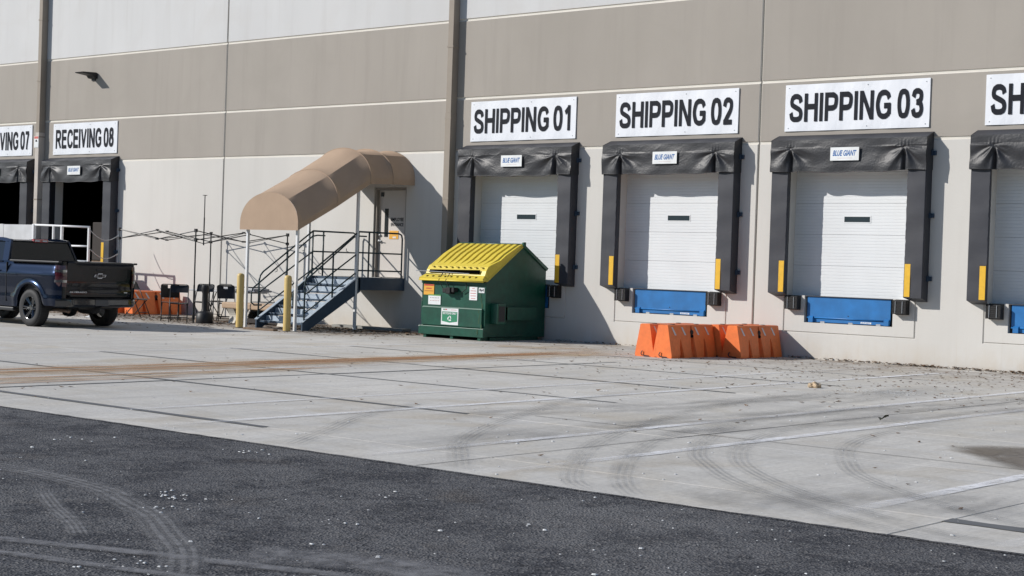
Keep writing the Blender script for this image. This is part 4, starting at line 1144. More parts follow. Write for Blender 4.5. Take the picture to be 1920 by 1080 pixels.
    for k in range(3):
        a0 = math.radians(90 + 120 * k)
        def Q(r, a, du=0): return (.865 + r * math.cos(a), yb - .0068, .435 + r * math.sin(a) * 1.0)
        a1 = a0 - math.radians(105)
        p = [Q(.062, a0), Q(.062, a0 - .6), Q(.052, a1 + .1), Q(.030, a1 + .15), Q(.030, a0 - .5), Q(.036, a0 + .05)]
        mb.add(p, [tuple(range(6))])
    mb.build('recycling_mark', stkw, s)
    # scrape / corrosion down the right corner
    mb = MB(); 
    for q in range(9):
        z = .14 + q * .11; x = 1.70 + R.uniform(-.04, .05); mb.box(x, x + R.uniform(.015, .05), -.0675 if z < .25 else (-.0425 if z < .64 else -.0022), -.060 if z < .25 else (-.0405 if z < .64 else -.0005), z, z + R.uniform(.05, .12))
    mb.build('rust_patch', mat('mossy_rust', (.035, .085, .04), .8), o)
dumpster()

# ---------------------------------------------------------------- water barriers
def barrier():
    o = empty('water_barrier', (0, 0, 0))
    L, H, wb, wt = 1.5, .60, .42, .215
    # body: trapezoid section, side faces carry wedge notches and a deep mid valley; built as a height field round the section
    mb = MB(); ny = 120
    def side(s):
        def P(i, j):
            y = L * i / ny; t = j / 12; z = H * t
            hw = (wb + (wt - wb) * min(1, max(0, (t - .10) / .90))) / 2
            if t < .1: hw = wb / 2
            n = 0
            for c, hh, w in ((L * .235, .60, .07), (L * .5, .97, .085), (L * .765, .60, .07)):
                ww = w * (1 - t / hh) + .012 * (hh > .9)
                if t < hh and ww > 0:
                    k = abs(y - c) / ww
                    if k < 1: n = max(n, .07 * min(1, (1 - k) * 3))
            ed = min(y, L - y)
            e = 0 if ed > .001 else 0
            return (s * (hw - n), y, z)
        return P
    for s in (-1, 1): mb.grid(side(s), ny, 12)
    # ends and top
    for y in (0, L):
        mb.add([(-wb / 2, y, 0), (wb / 2, y, 0), (wb / 2, y, .06), (wt / 2, y, H), (-wt / 2, y, H), (-wb / 2, y, .06)], [(0, 1, 2, 3, 4, 5)])
    mb.add([(-wt / 2, 0, H), (wt / 2, 0, H), (wt / 2 - .02, 0.02, H + .012), (-wt / 2 + .02, .02, H + .012), (-wt / 2, L, H), (wt / 2, L, H), (wt / 2 - .02, L - .02, H + .012), (-wt / 2 + .02, L - .02, H + .012)],
           [(0, 1, 2, 3), (4, 7, 6, 5), (1, 5, 6, 2), (0, 3, 7, 4), (3, 2, 6, 7)])
    mb.build('body', orange, o)
    for s in (-1, 1):
        for y in (.10, .42, .86, 1.20):
            mb = MB()
            def hw(z): return (wb + (wt - wb) * (z / H - .1) / .9) / 2 + .004
            z1, z0 = H - .03, H - .18
            mb.add([(s * hw(z1), y, z1), (s * hw(z1), y + .045, z1), (s * hw(z0), y + .14, z0), (s * hw(z0), y + .085, z0)], [(0, 1, 2, 3)])
            mb.build('reflective_stripe', reflect, o)
        mb = MB(); mb.lathe([(.001, 0), (.045, 0), (.045, .03), (.001, .03)], 'X', (s * .115 - (.03 if s < 0 else 0), L * .5, H - .13), 12)
        mb.lathe([(.001, 0), (.03, 0), (.03, .03)], 'X', (s * .13 - (.03 if s < 0 else 0), L * .5, H - .20), 10); mb.build('connector', rubber, o)
    mb = MB(); mb.tube([(-.03, -.02, .11), (-.05, -.035, .06), (-.03, -.035, .03), (.04, -.03, .02), (.12, -.02, .015)], .010, 6); mb.build('drain_strap', blackpl, o)
    for y in (.3, 1.1):
        mb = MB(); mb.lathe([(.05, H + .012), (.045, H + .022), (.001, H + .024)], 'Z', (0, y, 0), 12); mb.build('filler_cap', blackpl, o)
    return o
pbar = barrier()
bar = [((-16.86, -3.10), 0, 'orange water barrier nearest the camera in the group under the second shipping dock'),
       ((-17.29, -3.06), 0, 'leftmost orange water barrier of the group under the second shipping dock'),
       ((-16.31, -1.60), 0, 'orange water barrier nearest the third shipping dock, by the wall'),
       ((-16.74, -1.57), 0, 'orange water barrier half hidden in the middle of its group by the wall'),
       ((-37.2, -.75), -math.pi / 2, 'orange water barrier with its white stripes lit, behind the pickup tailgate'),
       ((-35.35, -1.75), math.radians(-8), 'orange water barrier seen end on behind the black folding chairs'),
       ((-34.85, -1.65), math.radians(-5), 'shaded orange water barrier behind the leftmost upright folding chair')]
for i, ((x, y), rz, lab) in enumerate(bar):
    b = pbar if i == 0 else copy_tree(pbar)
    b.location = (x, y, 0); b.rotation_euler = (0, 0, rz); tag(b, lab, 'barrier', 'orange water-filled barriers')

# ---------------------------------------------------------------- pop-up gazebo frame
def gazebo():
    X0, X1, Y0, Y1 = -33.22, -30.25, -3.2, -.3
    o = empty('gazebo_frame', (X0, Y0, 0)); tag(o, 'bare black folding gazebo frame with centre pole standing before the cream wall', 'gazebo')
    W, D = X1 - X0, Y1 - Y0; zt, zb = 2.2, 1.98
    for (x, y) in ((0, 0), (W, 0), (0, D), (W, D)):
        mb = MB(); mb.tube([(x, y, 0), (x, y, 2.22)], .017, 6); mb.tube([(x, y, 0), (x, y, .9)], .021, 6); mb.box(x - .05, x + .05, y - .05, y + .05, 0, .006)
        mb.build('leg', greymet if (x == 0 and y == 0) else blackmet, o)
        mb = MB(); mb.box(x - .03, x + .03, y - .03, y + .03, 2.15, 2.23); mb.box(x - .03, x + .03, y - .03, y + .03, 1.93, 2.0); mb.build('corner_joint', blackpl, o)
    def sc(a, b):
        a = Vector(a); b = Vector(b); m = (a + b) / 2
        for p, q in ((a, m), (m, b)):
            mb = MB(); mb.tube([(p.x, p.y, 2.19), (q.x, q.y, 1.97)], .012, 5); mb.build('scissor_bar', blackmet, o)
            mb = MB(); mb.tube([(p.x + .02, p.y + .02, 1.97), (q.x + .02, q.y + .02, 2.19)], .012, 5); mb.build('scissor_bar', blackmet, o)
        mb = MB(); mb.box(m.x - .02, m.x + .04, m.y - .02, m.y + .04, 1.95, 1.99); mb.box(m.x - .02, m.x + .04, m.y - .02, m.y + .04, 2.17, 2.21); mb.build('joint', blackpl, o)
    sc((0, 0, 0), (W, 0, 0)); sc((0, D, 0), (W, D, 0)); sc((0, 0, 0), (0, D, 0)); sc((W, 0, 0), (W, D, 0))
    c = (W / 2, D / 2)
    for m in ((W / 2, 0), (W / 2, D), (0, D / 2), (W, D / 2)):
        mb = MB(); mb.tube([(m[0], m[1], 2.17), (c[0], c[1], 1.90)], .010, 5); mb.build('scissor_bar', blackmet, o)
        mb = MB(); mb.tube([(m[0], m[1], 1.97), (c[0], c[1], 2.12)], .010, 5); mb.build('scissor_bar', blackmet, o)
    mb = MB(); mb.tube([(c[0], c[1], 1.86), (c[0], c[1], 2.55), (c[0], c[1], 2.55)], .017, 6); mb.tube([(c[0], c[1], 2.5), (c[0], c[1], 3.1)], .012, 6)
    mb.box(c[0] - .04, c[0] + .04, c[1] - .04, c[1] + .04, 3.1, 3.115); mb.build('centre_pole', blackmet, o)
gazebo()

# ---------------------------------------------------------------- seating corner
def chair(solid=True):
    """folding chair; faces -Y (sitter looks towards -Y), origin under its middle"""
    o = empty('folding_chair', (0, 0, 0))
    for s in (-1, 1):
        x = s * .21
        mb = MB(); mb.tube([(x, -.26, .0), (x, -.05, .44), (x, .17, .84)], .012, 6); mb.build('leg', blackmet, o, True)
        mb = MB(); mb.tube([(x * .93, .26, .0), (x * .93, -.16, .44)], .012, 6); mb.build('leg', blackmet, o, True)
    mb = MB(); mb.tube([(-.21, .17, .84), (-.20, .185, .87), (-.16, .19, .885), (.16, .19, .885), (.20, .185, .87), (.21, .17, .84)], .012, 6); mb.build('top_rail', blackmet, o, True)
    mb = MB(); mb.tube([(-.21, -.2, .12), (.21, -.2, .12)], .009, 6); mb.tube([(-.2, .21, .06), (.2, .21, .06)], .009, 6); mb.build('stretcher', blackmet, o)
    mb = MB(); mb.grid(lambda i, j: (-.205 + .41 * i / 6, -.21 + .40 * j / 5, .45 + .012 * abs(i - 3) / 3 - .01 * (j == 0)), 6, 5)
    mb.grid(lambda i, j: (-.205 + .41 * i / 6, -.21 + .40 * j / 5, .435 + .012 * abs(i - 3) / 3 - .01 * (j == 0)), 6, 5); mb.build('seat', blackpl, o, True)
    mb = MB(); z0, z1 = (.56, .87) if solid else (.70, .87)
    def P(i, j, off=0):
        t = j / 4; z = z0 + (z1 - z0) * t; return (-.20 + .40 * i / 8, .02 + (z - .56) * .52 + .02 * math.cos(math.pi * (i - 4) / 8) + off, z)
    def sk(i, j): return solid and j == 3 and i in (3, 4)
    mb.grid(lambda i, j: P(i, j), 8, 4, skip=sk); mb.grid(lambda i, j: P(i, j, .012), 8, 4, skip=sk); mb.build('backrest', blackpl, o, True)
    return o
c1 = chair(True); c2 = chair(False)
ch = [(c1, True, (-31.27, -3.10), 4.0, 'black folding chair with solid plastic back, left of the gazebo leg'),
      (c2, True, (-30.68, -3.30), .85, 'black folding chair with a low curved back beside the front gazebo leg'),
      (c1, False, (-30.80, -1.75), 1.0, 'black folding chair half hidden behind the smokers post'),
      (c2, False, (-31.6, -1.8), .6, 'black folding chair at the back of the seating corner by the wall'),
      (c2, False, (-33.35, -2.5), 1.9, 'leftmost folding chair, close to the pickup tailgate'),
      (c2, False, (-32.15, -.8), .2, 'empty folding chair beside the grey table')]
for proto, isf, (x, y), rz, lab in ch:
    c = proto if isf else copy_tree(proto)
    c.location = (x, y, 0); c.rotation_euler = (0, 0, rz); tag(c, lab, 'folding chair', 'black folding chairs under the gazebo frame')
def ash_post():
    o = empty('smokers_post', (-30.02, -3.05, 0)); tag(o, 'black plastic smokers post with a round base in front of the chairs', 'ashtray')
    mb = MB(); mb.lathe([(.001, 0), (.19, 0), (.20, .03), (.195, .22), (.15, .27), (.09, .29)], 'Z', n=20); mb.build('base', blackpl, o, True, auto=50)
    mb = MB(); mb.lathe([(.09, .285), (.075, .34), (.07, .70), (.085, .76), (.10, .82), (.085, .90), (.001, .93)], 'Z', n=16); mb.build('column', blackpl, o, True, auto=50)
ash_post()
def table():
    o = empty('folding_table', (-31.65, -1.05, 0)); tag(o, 'long light grey plastic folding table against the cream wall', 'table')
    mb = MB(); mb.box(-1.05, 1.15, -.37, .37, .70, .74, bev=.008); mb.build('tabletop', tabletop, o)
    for x in (-.85, .95):
        for y in (-.3, .3):
            mb = MB(); mb.tube([(x, y, 0), (x, y, .70)], .015, 6); mb.build('leg', greymet, o)
        mb = MB(); mb.tube([(x, -.3, .12), (x, .3, .12)], .012, 6); mb.build('stretcher', greymet, o)
table()
def folded():
    o = empty('folded_table', (-30.85, -1.15, .745)); tag(o, 'folded grey table lying on the long table behind the stairs', 'table')
    mb = MB(); mb.box(-.5, .75, -.3, .25, 0, .045, bev=.01); mb.build('tabletop', mat('grey_plastic', (.25, .26, .29), .5), o)
    mb = MB(); mb.box(-.46, .7, -.28, .22, .048, .085, bev=.01); mb.build('tabletop', tabletop, o)
    mb = MB(); mb.tube([(-.45, -.25, .1), (.6, -.2, .11), (.6, .18, .11), (-.4, .18, .1)], .013, 6); mb.build('leg_frame', blackmet, o, True)
folded()
def bench():
    o = empty('stone_bench', (-29.0, -2.0, -.07)); tag(o, 'tan slab bench on pale curved pedestals left of the stairs', 'bench')
    mb = MB(); mb.box(-1.35, 1.0, -.28, .28, .42, .57, bev=.03); mb.build('seat', tan, o)
    for x in (-1.05, .7):
        mb = MB(); pts = [(-.26, .42)]
        for i in range(9):
            t = i / 8; pts.append((-.26 + .10 * math.sin(math.pi * t), .42 - .42 * t))
        for i in range(9):
            t = i / 8; pts.append((.26 - .10 * math.sin(math.pi * t), .42 * t))
        mb.prism(pts[1:], 'X', x - .12, x + .12); mb.build('pedestal', pale, o)
    mb = MB(); mb.box(-.9, .55, -.08, .08, .1, .2); mb.build('stretcher', darkbrown, o)
bench()
def crate(x, y, rz, lab, m):
    o = empty('carton', (x, y, 0), rz); tag(o, lab, 'box')
    mb = MB(); mb.box(-.17, .17, -.14, .14, 0, .24, bev=.004); mb.build('box', m, o)
    mb = MB(); mb.box(-.17, .0, -.145, -.141, .18, .24); mb.build('flap', m, o)
crate(-34.45, -2.6, .3, 'small brown carton on the ground beside the pickup bumper', cardb)
def cooler():
    o = empty('dark_cart', (-29.55, -1.35, 0)); tag(o, 'low black cart with round wheels under the grey table beside the stairs', 'cart')
    mb = MB(); mb.box(-.55, .55, -.25, .25, .16, .52, bev=.03); mb.build('tub', blackpl, o)
    for x in (-.4, .4):
        mb = MB(); mb.lathe([(.001, -.03), (.13, -.03), (.14, 0), (.13, .03), (.001, .03)], 'Y', (x, -.29, .14), 18); mb.build('wheel', rubber, o, True, auto=40)
cooler()
def planks():
    data = [(-26.9, -.62, 2.3, .30, .06, .02, 'long grey board lying along the wall foot under the landing', mat('grey_board', (.30, .30, .28), .8)),
            (-27.0, -3.95, .95, .14, .045, .05, 'thin weathered plank on the ground right of the front bollard', wood),
            (-30.35, -2.85, .55, .16, .08, -.35, 'short wooden offcut on the ground before the stone bench', wood),
            (-25.85, -1.4, .9, .16, .03, .05, 'flat brown strip of wood between the stairs and the dumpster', wood)]
    for x, y, l, w, h, rz, lab, m in data:
        mb = MB(); mb.box(-l / 2, l / 2, -w / 2, w / 2, 0, h, bev=.004); o = mb.build('plank', m, None, loc=(x, y, .001)); o.rotation_euler = (0, 0, rz); tag(o, lab, 'plank')
planks()
def rag(x, y, s, lab, name, m, cat):
    mb = MB(); n = 12
    def P(i, j):
        u = i / n * 2 - 1; v = j / n * 2 - 1; r = math.hypot(u, v)
        h = max(0, 1 - r ** 1.6) * .30 * s * (1 + .5 * math.sin(u * 9 + v * 5) * math.cos(v * 8))
        return (u * s * (1 + .2 * math.sin(v * 7)), v * s * .8 * (1 + .2 * math.cos(u * 6)), max(0, h))
    mb.grid(P, n, n); o = mb.build(name, m, None, True, loc=(x, y, .003)); tag(o, lab, cat)
rag(-33.1, -4.0, .20, 'crumpled white plastic bag on the ground behind the pickup', 'plastic_bag', stkw, 'bag')
rag(-32.6, -3.9, .16, 'small crumpled white wrapper near the folding chairs', 'wrapper', stkw, 'litter')
def rock():
    bm = bmesh.new(); bmesh.ops.create_icosphere(bm, subdivisions=3, radius=.085)
    for v in bm.verts:
        n = v.co.normalized(); v.co *= 1 + .25 * math.sin(n.x * 5 + 1) * math.cos(n.y * 4) + .12 * math.sin(n.z * 9 + n.x * 7); v.co.z = max(-.03, v.co.z * .6)
    me = bpy.data.meshes.new('rock'); bm.to_mesh(me); bm.free(); me.materials.append(stone)
    o = bpy.data.objects.new('rock', me); COL.objects.link(o); o.location = (-11.42, -7.15, .03); tag(o, 'pale tan rock lying alone on the concrete', 'rock')
    mb = MB(); 
    mb.tube([(0, 0, .01), (.06, .02, .05), (.1, .05, .10), (.14, .1, .09)], .012, 5); mb.add([(.05, .0, .05), (.13, -.02, .12), (.2, .04, .13), (.1, .06, .06)], [(0, 1, 2, 3)]); mb.add([(.0, .0, .02), (-.06, .03, .06), (-.02, .09, .05), (.04, .04, .02)], [(0, 1, 2, 3)])
    o = mb.build('twig', mat('dark_leaf', (.03, .035, .02), .8), None, loc=(-8.35, -11.15, .01)); o.scale = (.55, .55, .55); tag(o, 'dark twig with leaves lying on the worn white stripe', 'twig')
rock()

# ---------------------------------------------------------------- pickup truck
def truck():
    T = empty('pickup_truck', (-29.27, -7.33, 0)); tag(T, 'glossy blue-black pickup truck seen from behind at the left edge, parked by the dock', 'pickup truck')
    HW = .995; AX = (0.0, -3.65); RA = .47; ZC = .40
    XE, XF = 1.02, -4.55
    # side skins
    def topz(x):
        if x > -.80: return 1.36
        if x > -2.7: return 1.36
        return 1.33 - .10 * ((-2.7 - x) / 1.85) ** 2
    def lowz(x):
        z = .40 if x < 0 else .46
        for a in AX:
            d = abs(x - a)
            if d < RA: z = max(z, ZC + math.sqrt(RA * RA - d * d) * 1.06)
        return z
    cols = []
    x = XE
    while x > XF:
        near = min(abs(abs(x - a) - RA) for a in AX) < .06 or min(abs(x - a) for a in AX) < RA
        cols.append(x); x -= .025 if near else .08
    cols.append(XF)
    def ysurf(x, z):
        t = (z - .4) / .96
        y = HW - .10 * max(0, .45 - t) ** 1.5 - (.30 * max(0, z - 1.10) + .035 * max(0, (z - 1.24) / .12) ** 2)
        # crease line and squared wheel flares
        for a in AX:
            d = math.hypot((x - a) * .92, (z - ZC))
            y += .028 * math.exp(-((d - RA - .05) / .04) ** 2)
        y += .006 * math.exp(-((z - 1.10) / .03) ** 2)
        if .52 < z < .64: y += .010
        if x > .8: y -= .09 * ((x - .8) / .22) ** 2
        if x < -4.1: y -= .25 * ((-4.1 - x) / .45) ** 2
        return y
    for s in (-1, 1):
        mb = MB(); nv = 22
        def P(i, j, s=s):
            x = cols[i]; z = lowz(x) + (topz(x) - lowz(x)) * j / nv; return (x, s * ysurf(x, z), z)
        mb.grid(P, len(cols) - 1, nv)
        # inward arch lip
        b = len(mb.v)
        lip = [P(i, 0) for i in range(len(cols))]
        mb.add([p for p in lip] + [(p[0], p[1] - s * .16, p[2]) for p in lip], [(i, i + 1, len(lip) + i + 1, len(lip) + i) for i in range(len(lip) - 1)])
        mb.build('body_side', carpaint, T, True, auto=50)
        # bed rail cap
        mb = MB(); mb.box(-.78, 1.0, *sorted((s * .90, s * .985)), 1.345, 1.385, bev=.012); mb.build('bed_rail', blackpl, T)
        # wheel well liner
        for a in AX:
            mb = MB(); n = 20
            mb.grid(lambda i, j, s=s, a=a: (a + (RA + .02) * math.cos(math.pi * i / n), s * (.93 - .40 * j), ZC + (RA * 1.06 + .02) * math.sin(math.pi * i / n)), n, 1); mb.build('wheel_well', blackpl, T)
    # bed inside
    mb = MB(); mb.box(-.74, .96, -.90, -.80, .72, 1.35); mb.box(-.74, .96, .80, .90, .72, 1.35); mb.box(-.74, .96, -.80, .80, .70, .76); mb.box(-.80, -.74, -.90, .90, .70, 1.36); mb.build('bed', blackpl, T)
    # tailgate
    mb = MB(); rows = [(.62, 1.00, 0), (.66, 1.035, 0), (.80, 1.05, 0), (.84, 1.035, 0), (1.00, 1.035, 0), (1.06, 1.045, 0), (1.24, 1.05, 0), (1.31, 1.065, 0), (1.355, 1.085, 0), (1.385, 1.07, 0), (1.385, .99, 0)]
    n = 24
    mb.grid(lambda i, j: (rows[j][1] - .02 * (2 * i / n - 1) ** 4, -.80 + 1.60 * i / n, rows[j][0]), n, len(rows) - 1)
    mb.grid(lambda i, j: (.97, -.80 + 1.60 * i / n, rows[j][0]), n, len(rows) - 1)
    tg = mb.build('tailgate', shadedpaint, T, True, auto=35)
    # bow-tie shaped badge
    mb = MB(); bt = [(-.15, -.024), (-.125, .024), (-.052, .024), (-.045, .054), (.060, .054), (.055, .024), (.15, .024), (.125, -.024), (.052, -.024), (.045, -.054), (-.060, -.054), (-.055, -.024)]
    mb.prism(bt, 'X', 1.045, 1.062); bd = mb.build('badge', badgem, tg)
    bd.location = (0.002, .0, 1.10)
    mb = MB(); mb.prism([(p[0] * .86, p[1] * .66) for p in bt], 'X', 1.0625, 1.066); b2 = mb.build('badge_face', mat('badge_black', (.01, .01, .012), .2), tg); b2.location = (.002, 0, 1.10)
    t = text_obj('SILVERADO', 'lettering', badgem, tg, .42, .030, (1.051, -.52, .755), normal='+X', bold=.03)
    mb = MB(); mb.box(1.045, 1.054, .62, .70, .745, .765); mb.build('trim_badge', badgem, tg)
    mb = MB(); mb.box(1.045, 1.062, -.10, .10, 1.205, 1.245, bev=.008); mb.build('handle', blackpl, tg)
    # corner posts with tail lamps
    for s in (-1, 1):
        mb = MB(); n = 10
        def P(i, j, s=s):
            a = i / n * math.pi / 2; z = .62 + .755 * j / 8
            return (.86 + .17 * math.sin(a), s * (.805 + .155 * math.cos(a) - (.0)), z)
        mb.grid(P, n, 8); mb.build('bed_corner', shadedpaint, T, True)
        mb = MB()
        def P2(i, j, s=s):
            a = i / n * math.pi / 2; z = .86 + .44 * j / 8; bul = .012 * math.sin(math.pi * j / 8)
            return (.865 + (.175 + bul) * math.sin(a), s * (.81 + (.16 + bul) * math.cos(a)), z)
        mb.grid(P2, n, 8); l = mb.build('tail_lamp', redl, T, True)
        for z in (.95, 1.16):
            mb = MB(); mb.grid(lambda i, j, s=s: (.868 + .190 * math.sin(i / n * math.pi / 2), s * (.812 + .175 * math.cos(i / n * math.pi / 2)), z + .05 * j), n, 1); mb.build('clear_lens', chrome, l, True)
    # bumper
    mb = MB(); n = 30
    prof = [(.60, -.02), (.615, .06), (.60, .10), (.50, .11), (.46, .08), (.44, .0)]
    def B(i, j):
        y = -.985 + 1.97 * i / n; e = max(0, (abs(y) - .72) / .265); z, dx = prof[j]
        return (1.04 + dx - .22 * e ** 2.2, y, z - .0)
    mb.grid(B, n, 5); mb.build('rear_bumper', mat('bumper_black_gloss', (.012, .013, .015), .18, metal=.3, coat=1), T, True, auto=40)
    mb = MB(); mb.box(1.02, 1.145, -.72, .72, .605, .622, bev=.005); mb.build('bumper_step', blackpl, T)
    mb = MB(); mb.box(1.140, 1.156, -.16, .16, .475, .60, bev=.003); pl = mb.build('number_plate', mat('dark_plate', (.07, .075, .08), .4), T)
    mb = MB(); mb.box(1.0, 1.15, -.05, .05, .34, .42); mb.build('hitch', blackmet, T)
    # cab
    cr = [(-.84, 1.36), (-.98, 1.76), (-1.05, 1.83), (-1.3, 1.875), (-2.2, 1.875), (-2.45, 1.83), (-3.15, 1.33)]
    mb = MB()
    def hw(z): return .93 - (z - 1.36) / .5 * .17
    # roof skin
    rp = [(-.985, 1.765), (-1.02, 1.80), (-1.12, 1.825), (-1.35, 1.835), (-2.1, 1.84), (-2.3, 1.83), (-2.42, 1.80)]
    n = 16
    mb.grid(lambda i, j: (rp[j][0], -.79 + 1.58 * i / n, rp[j][1] - .055 * abs(2 * i / n - 1) ** 3), n, len(rp) - 1)
    mb.build('roof', carpaint, T, True)
    # pillars and side frames (frame boxes round side windows)
    for s in (-1, 1):
        def SP(x, z): return (x, s * hw(z), z)
        mb = MB()
        def strip(pts, w=.05):
            for (a, b) in zip(pts, pts[1:]):
                d = Vector((b[0] - a[0], b[1] - a[1])).normalized(); nn = Vector((-d.y, d.x)) * w / 2
                q = [(a[0] + nn.x, a[1] + nn.y), (b[0] + nn.x, b[1] + nn.y), (b[0] - nn.x, b[1] - nn.y), (a[0] - nn.x, a[1] - nn.y)]
                mb.add([SP(*p) for p in q] + [(p[0], s * (hw(p[1]) - .05), p[1]) for p in q], [(0, 1, 2, 3), (4, 5, 6, 7), (0, 1, 5, 4), (1, 2, 6, 5), (2, 3, 7, 6), (3, 0, 4, 7)])
        strip([(-.93, 1.34), (-1.06, 1.80)], .20); strip([(-1.0, 1.80), (-1.3, 1.835), (-2.25, 1.835), (-2.45, 1.80)], .07); strip([(-2.42, 1.82), (-3.12, 1.34)], .07); strip([(-1.86, 1.34), (-1.88, 1.82)], .08)
        mb.build('cab_pillar', carpaint, T)
        mb = MB(); mb.add([SP(-1.03, 1.355), SP(-1.15, 1.81), SP(-2.38, 1.81), SP(-3.05, 1.355)], [(0, 1, 2, 3)])
        mb.v = [(v[0], v[1] - s * .02, v[2]) for v in mb.v]; mb.build('side_window', mat('tinted_glass', (.006, .007, .009), .05, spec=.6), T)
        mb = MB(); mb.box(-.98, -3.2, *sorted((s * .90, s * .965)), 1.335, 1.365); mb.build('belt_moulding', carpaint, T)
        for x in (-1.12, -2.15):
            mb = MB(); mb.tube([(x, s * 1.0, 1.16), (x - .03, s * 1.03, 1.165), (x - .19, s * 1.03, 1.165), (x - .22, s * 1.0, 1.16)], .016, 6); mb.build('door_handle', carpaint, T, True)
        for xl in (-.86, -1.85, -2.95):
            mb = MB(); mb.box(xl - .005, xl + .005, *sorted((s * .955, s * 1.0015)), .5, 1.33); mb.build('door_gap', blackmet, T)
        mb = MB(); mb.box(-3.1, -3.02, *sorted((s * .95, s * 1.18)), 1.32, 1.36); mb.box(-3.12, -2.98, *sorted((s * 1.02, s * 1.24)), 1.34, 1.56, bev=.03); mb.build('wing_mirror', carpaint, T)
        mb = MB(); mb.box(-3.05, -.62, *sorted((s * .88, s * .97)), .30, .38, bev=.02); mb.build('side_step', blackpl, T)
    # rear cab wall and window
    mb = MB(); w0, w1 = hw(1.36), hw(1.80)
    mb.add([(-.83, -w0, .8), (-.83, w0, .8), (-.83, w0, 1.40), (-.83, -w0, 1.40)], [(0, 1, 2, 3)])
    mb.build('cab_rear_wall', carpaint, T)
    rw = mat('rear_window_glass', (.006, .008, .009), .06, spec=.3)
    def RW(y, z): return (-.835 - (z - 1.40) / .38 * .145, y, z)
    mb = MB(); mb.add([RW(-.86, 1.36), RW(.86, 1.36), RW(.745, 1.79), RW(-.745, 1.79)], [(0, 1, 2, 3)]); mb.build('rear_window', rw, T)
    mb = MB()
    for (a, b) in (((-.87, 1.36), (-.755, 1.79)), ((.87, 1.36), (.755, 1.79)), ((-.755, 1.795), (.755, 1.795)), ((-.87, 1.395), (.87, 1.395))):
        mb.tube([(RW(*a)[0] + .01, a[0], a[1]), (RW(*b)[0] + .01, b[0], b[1])], .016, 6)
    mb.build('window_seal', blackpl, T)
    mb = MB(); mb.box(-1.04, -.955, -.19, .19, 1.775, 1.85, bev=.012); l = mb.build('brake_lamp', redb, T)
    for y in (-.10, .10):
        mb = MB(); mb.box(-.957, -.951, y - .06, y + .06, 1.795, 1.83); mb.build('clear_lens', stkw, l)
    mb = MB(); mb.add([(-2.44, -.75, 1.81), (-2.44, .75, 1.81), (-3.13, .88, 1.34), (-3.13, -.88, 1.34)], [(0, 1, 2, 3)]); mb.build('windscreen', rw, T)
    for c in kids(T):
        if c.name.split('.')[0] in ('roof', 'cab_pillar', 'side_window', 'rear_window', 'window_seal', 'brake_lamp', 'windscreen', 'belt_moulding', 'cab_rear_wall'):
            c.location.x = -.16; c.scale.y = .95; c.location.z = -.015
    # hood and front
    mb = MB(); hp = [(-3.10, 1.335), (-3.5, 1.32), (-4.1, 1.27), (-4.45, 1.18), (-4.55, .98), (-4.58, .45)]
    mb.grid(lambda i, j: (hp[j][0], -.93 + 1.86 * i / 12, hp[j][1] + .02 * math.cos((i - 6) / 6 * 1.5)), 12, len(hp) - 1); mb.build('hood', carpaint, T, True, auto=40)
    mb = MB(); mb.box(-4.66, -4.56, -.6, .6, .72, 1.10, bev=.02); mb.build('grille', chrome, T)
    for s in (-1, 1):
        mb = MB(); mb.box(-4.62, -4.45, *sorted((s * .62, s * .9)), .85, 1.10, bev=.02); mb.build('headlight', stkw, T)
    mb = MB(); mb.box(-4.72, -4.5, -.95, .95, .42, .68, bev=.04); mb.build('front_bumper', chrome, T)
    # floor pan and running gear
    mb = MB(); mb.box(-4.3, .95, -.42, .42, .40, .62); mb.box(-3.0, -.6, -.85, .85, .36, .7); mb.build('chassis', blackmet, T)
    mb = MB(); mb.tube([(0, -.8, .37), (0, .8, .37)], .05, 10); mb.lathe([(.05, -.16), (.14, -.1), (.16, 0), (.14, .1), (.05, .16)], 'Y', (0, 0, .36), 14); mb.build('rear_axle', blackmet, T, True)
    mb = MB(); mb.tube([(.35, -.62, .38), (.9, -.68, .36), (1.0, -.70, .35)], .035, 10); mb.build('exhaust_pipe', mat('rusty_steel', (.16, .11, .08), .5, metal=.5), T, True)
    mb = MB(); mb.lathe([(.001, -.25), (.15, -.24), (.16, .0), (.15, .24), (.001, .25)], 'X', (.55, .1, .44), 14); mb.build('spare_wheel', tyrem, T)
    # wheels
    def wheel(x, s):
        w = bpy.data.objects.new('wheel', None); COL.objects.link(w); w.parent = T; w.location = (x, s * .86, .392)
        mb = MB(); tp = [(.24, -.12), (.30, -.135), (.36, -.128), (.385, -.10), (.392, -.05), (.392, .05), (.385, .10), (.36, .128), (.30, .135), (.24, .12)]
        mb.lathe(tp, 'Y', n=44); ty = mb.build('tyre', tyrem, w, True, auto=60)
        mb = MB()
        for k in range(44):
            a = 2 * math.pi * k / 44
            for yy in (-.075, 0, .075):
                c, sn = math.cos(a), math.sin(a)
                p = [(r * math.cos(a + da), yy + dy, r * math.sin(a + da)) for r in (.389, .397) for da, dy in ((-.045, -.028), (.045, -.028), (.045, .028), (-.045, .028))]
                mb.add(p, [(4, 5, 6, 7), (0, 1, 5, 4), (1, 2, 6, 5), (2, 3, 7, 6), (3, 0, 4, 7)])
        mb.build('tread_blocks', tyrem, w)
        mb = MB(); o_ = s * .125
        mb.lathe([(.245, s * .12), (.235, s * .115), (.225, s * .03), (.20, -s * .06)], 'Y', n=36)
        for k in range(6):
            a = 2 * math.pi * k / 6
            for da in (-.13, .13):
                c0, s0 = math.cos(a + da * 1.2), math.sin(a + da * 1.2); c1_, s1_ = math.cos(a + da * .9), math.sin(a + da * .9)
                mb.tube([(.06 * c0, s * .055, .06 * s0), (.15 * c1_, s * .085, .15 * s1_), (.235 * c1_, s * .105, .235 * s1_)], [.022, .017, .019], 6)
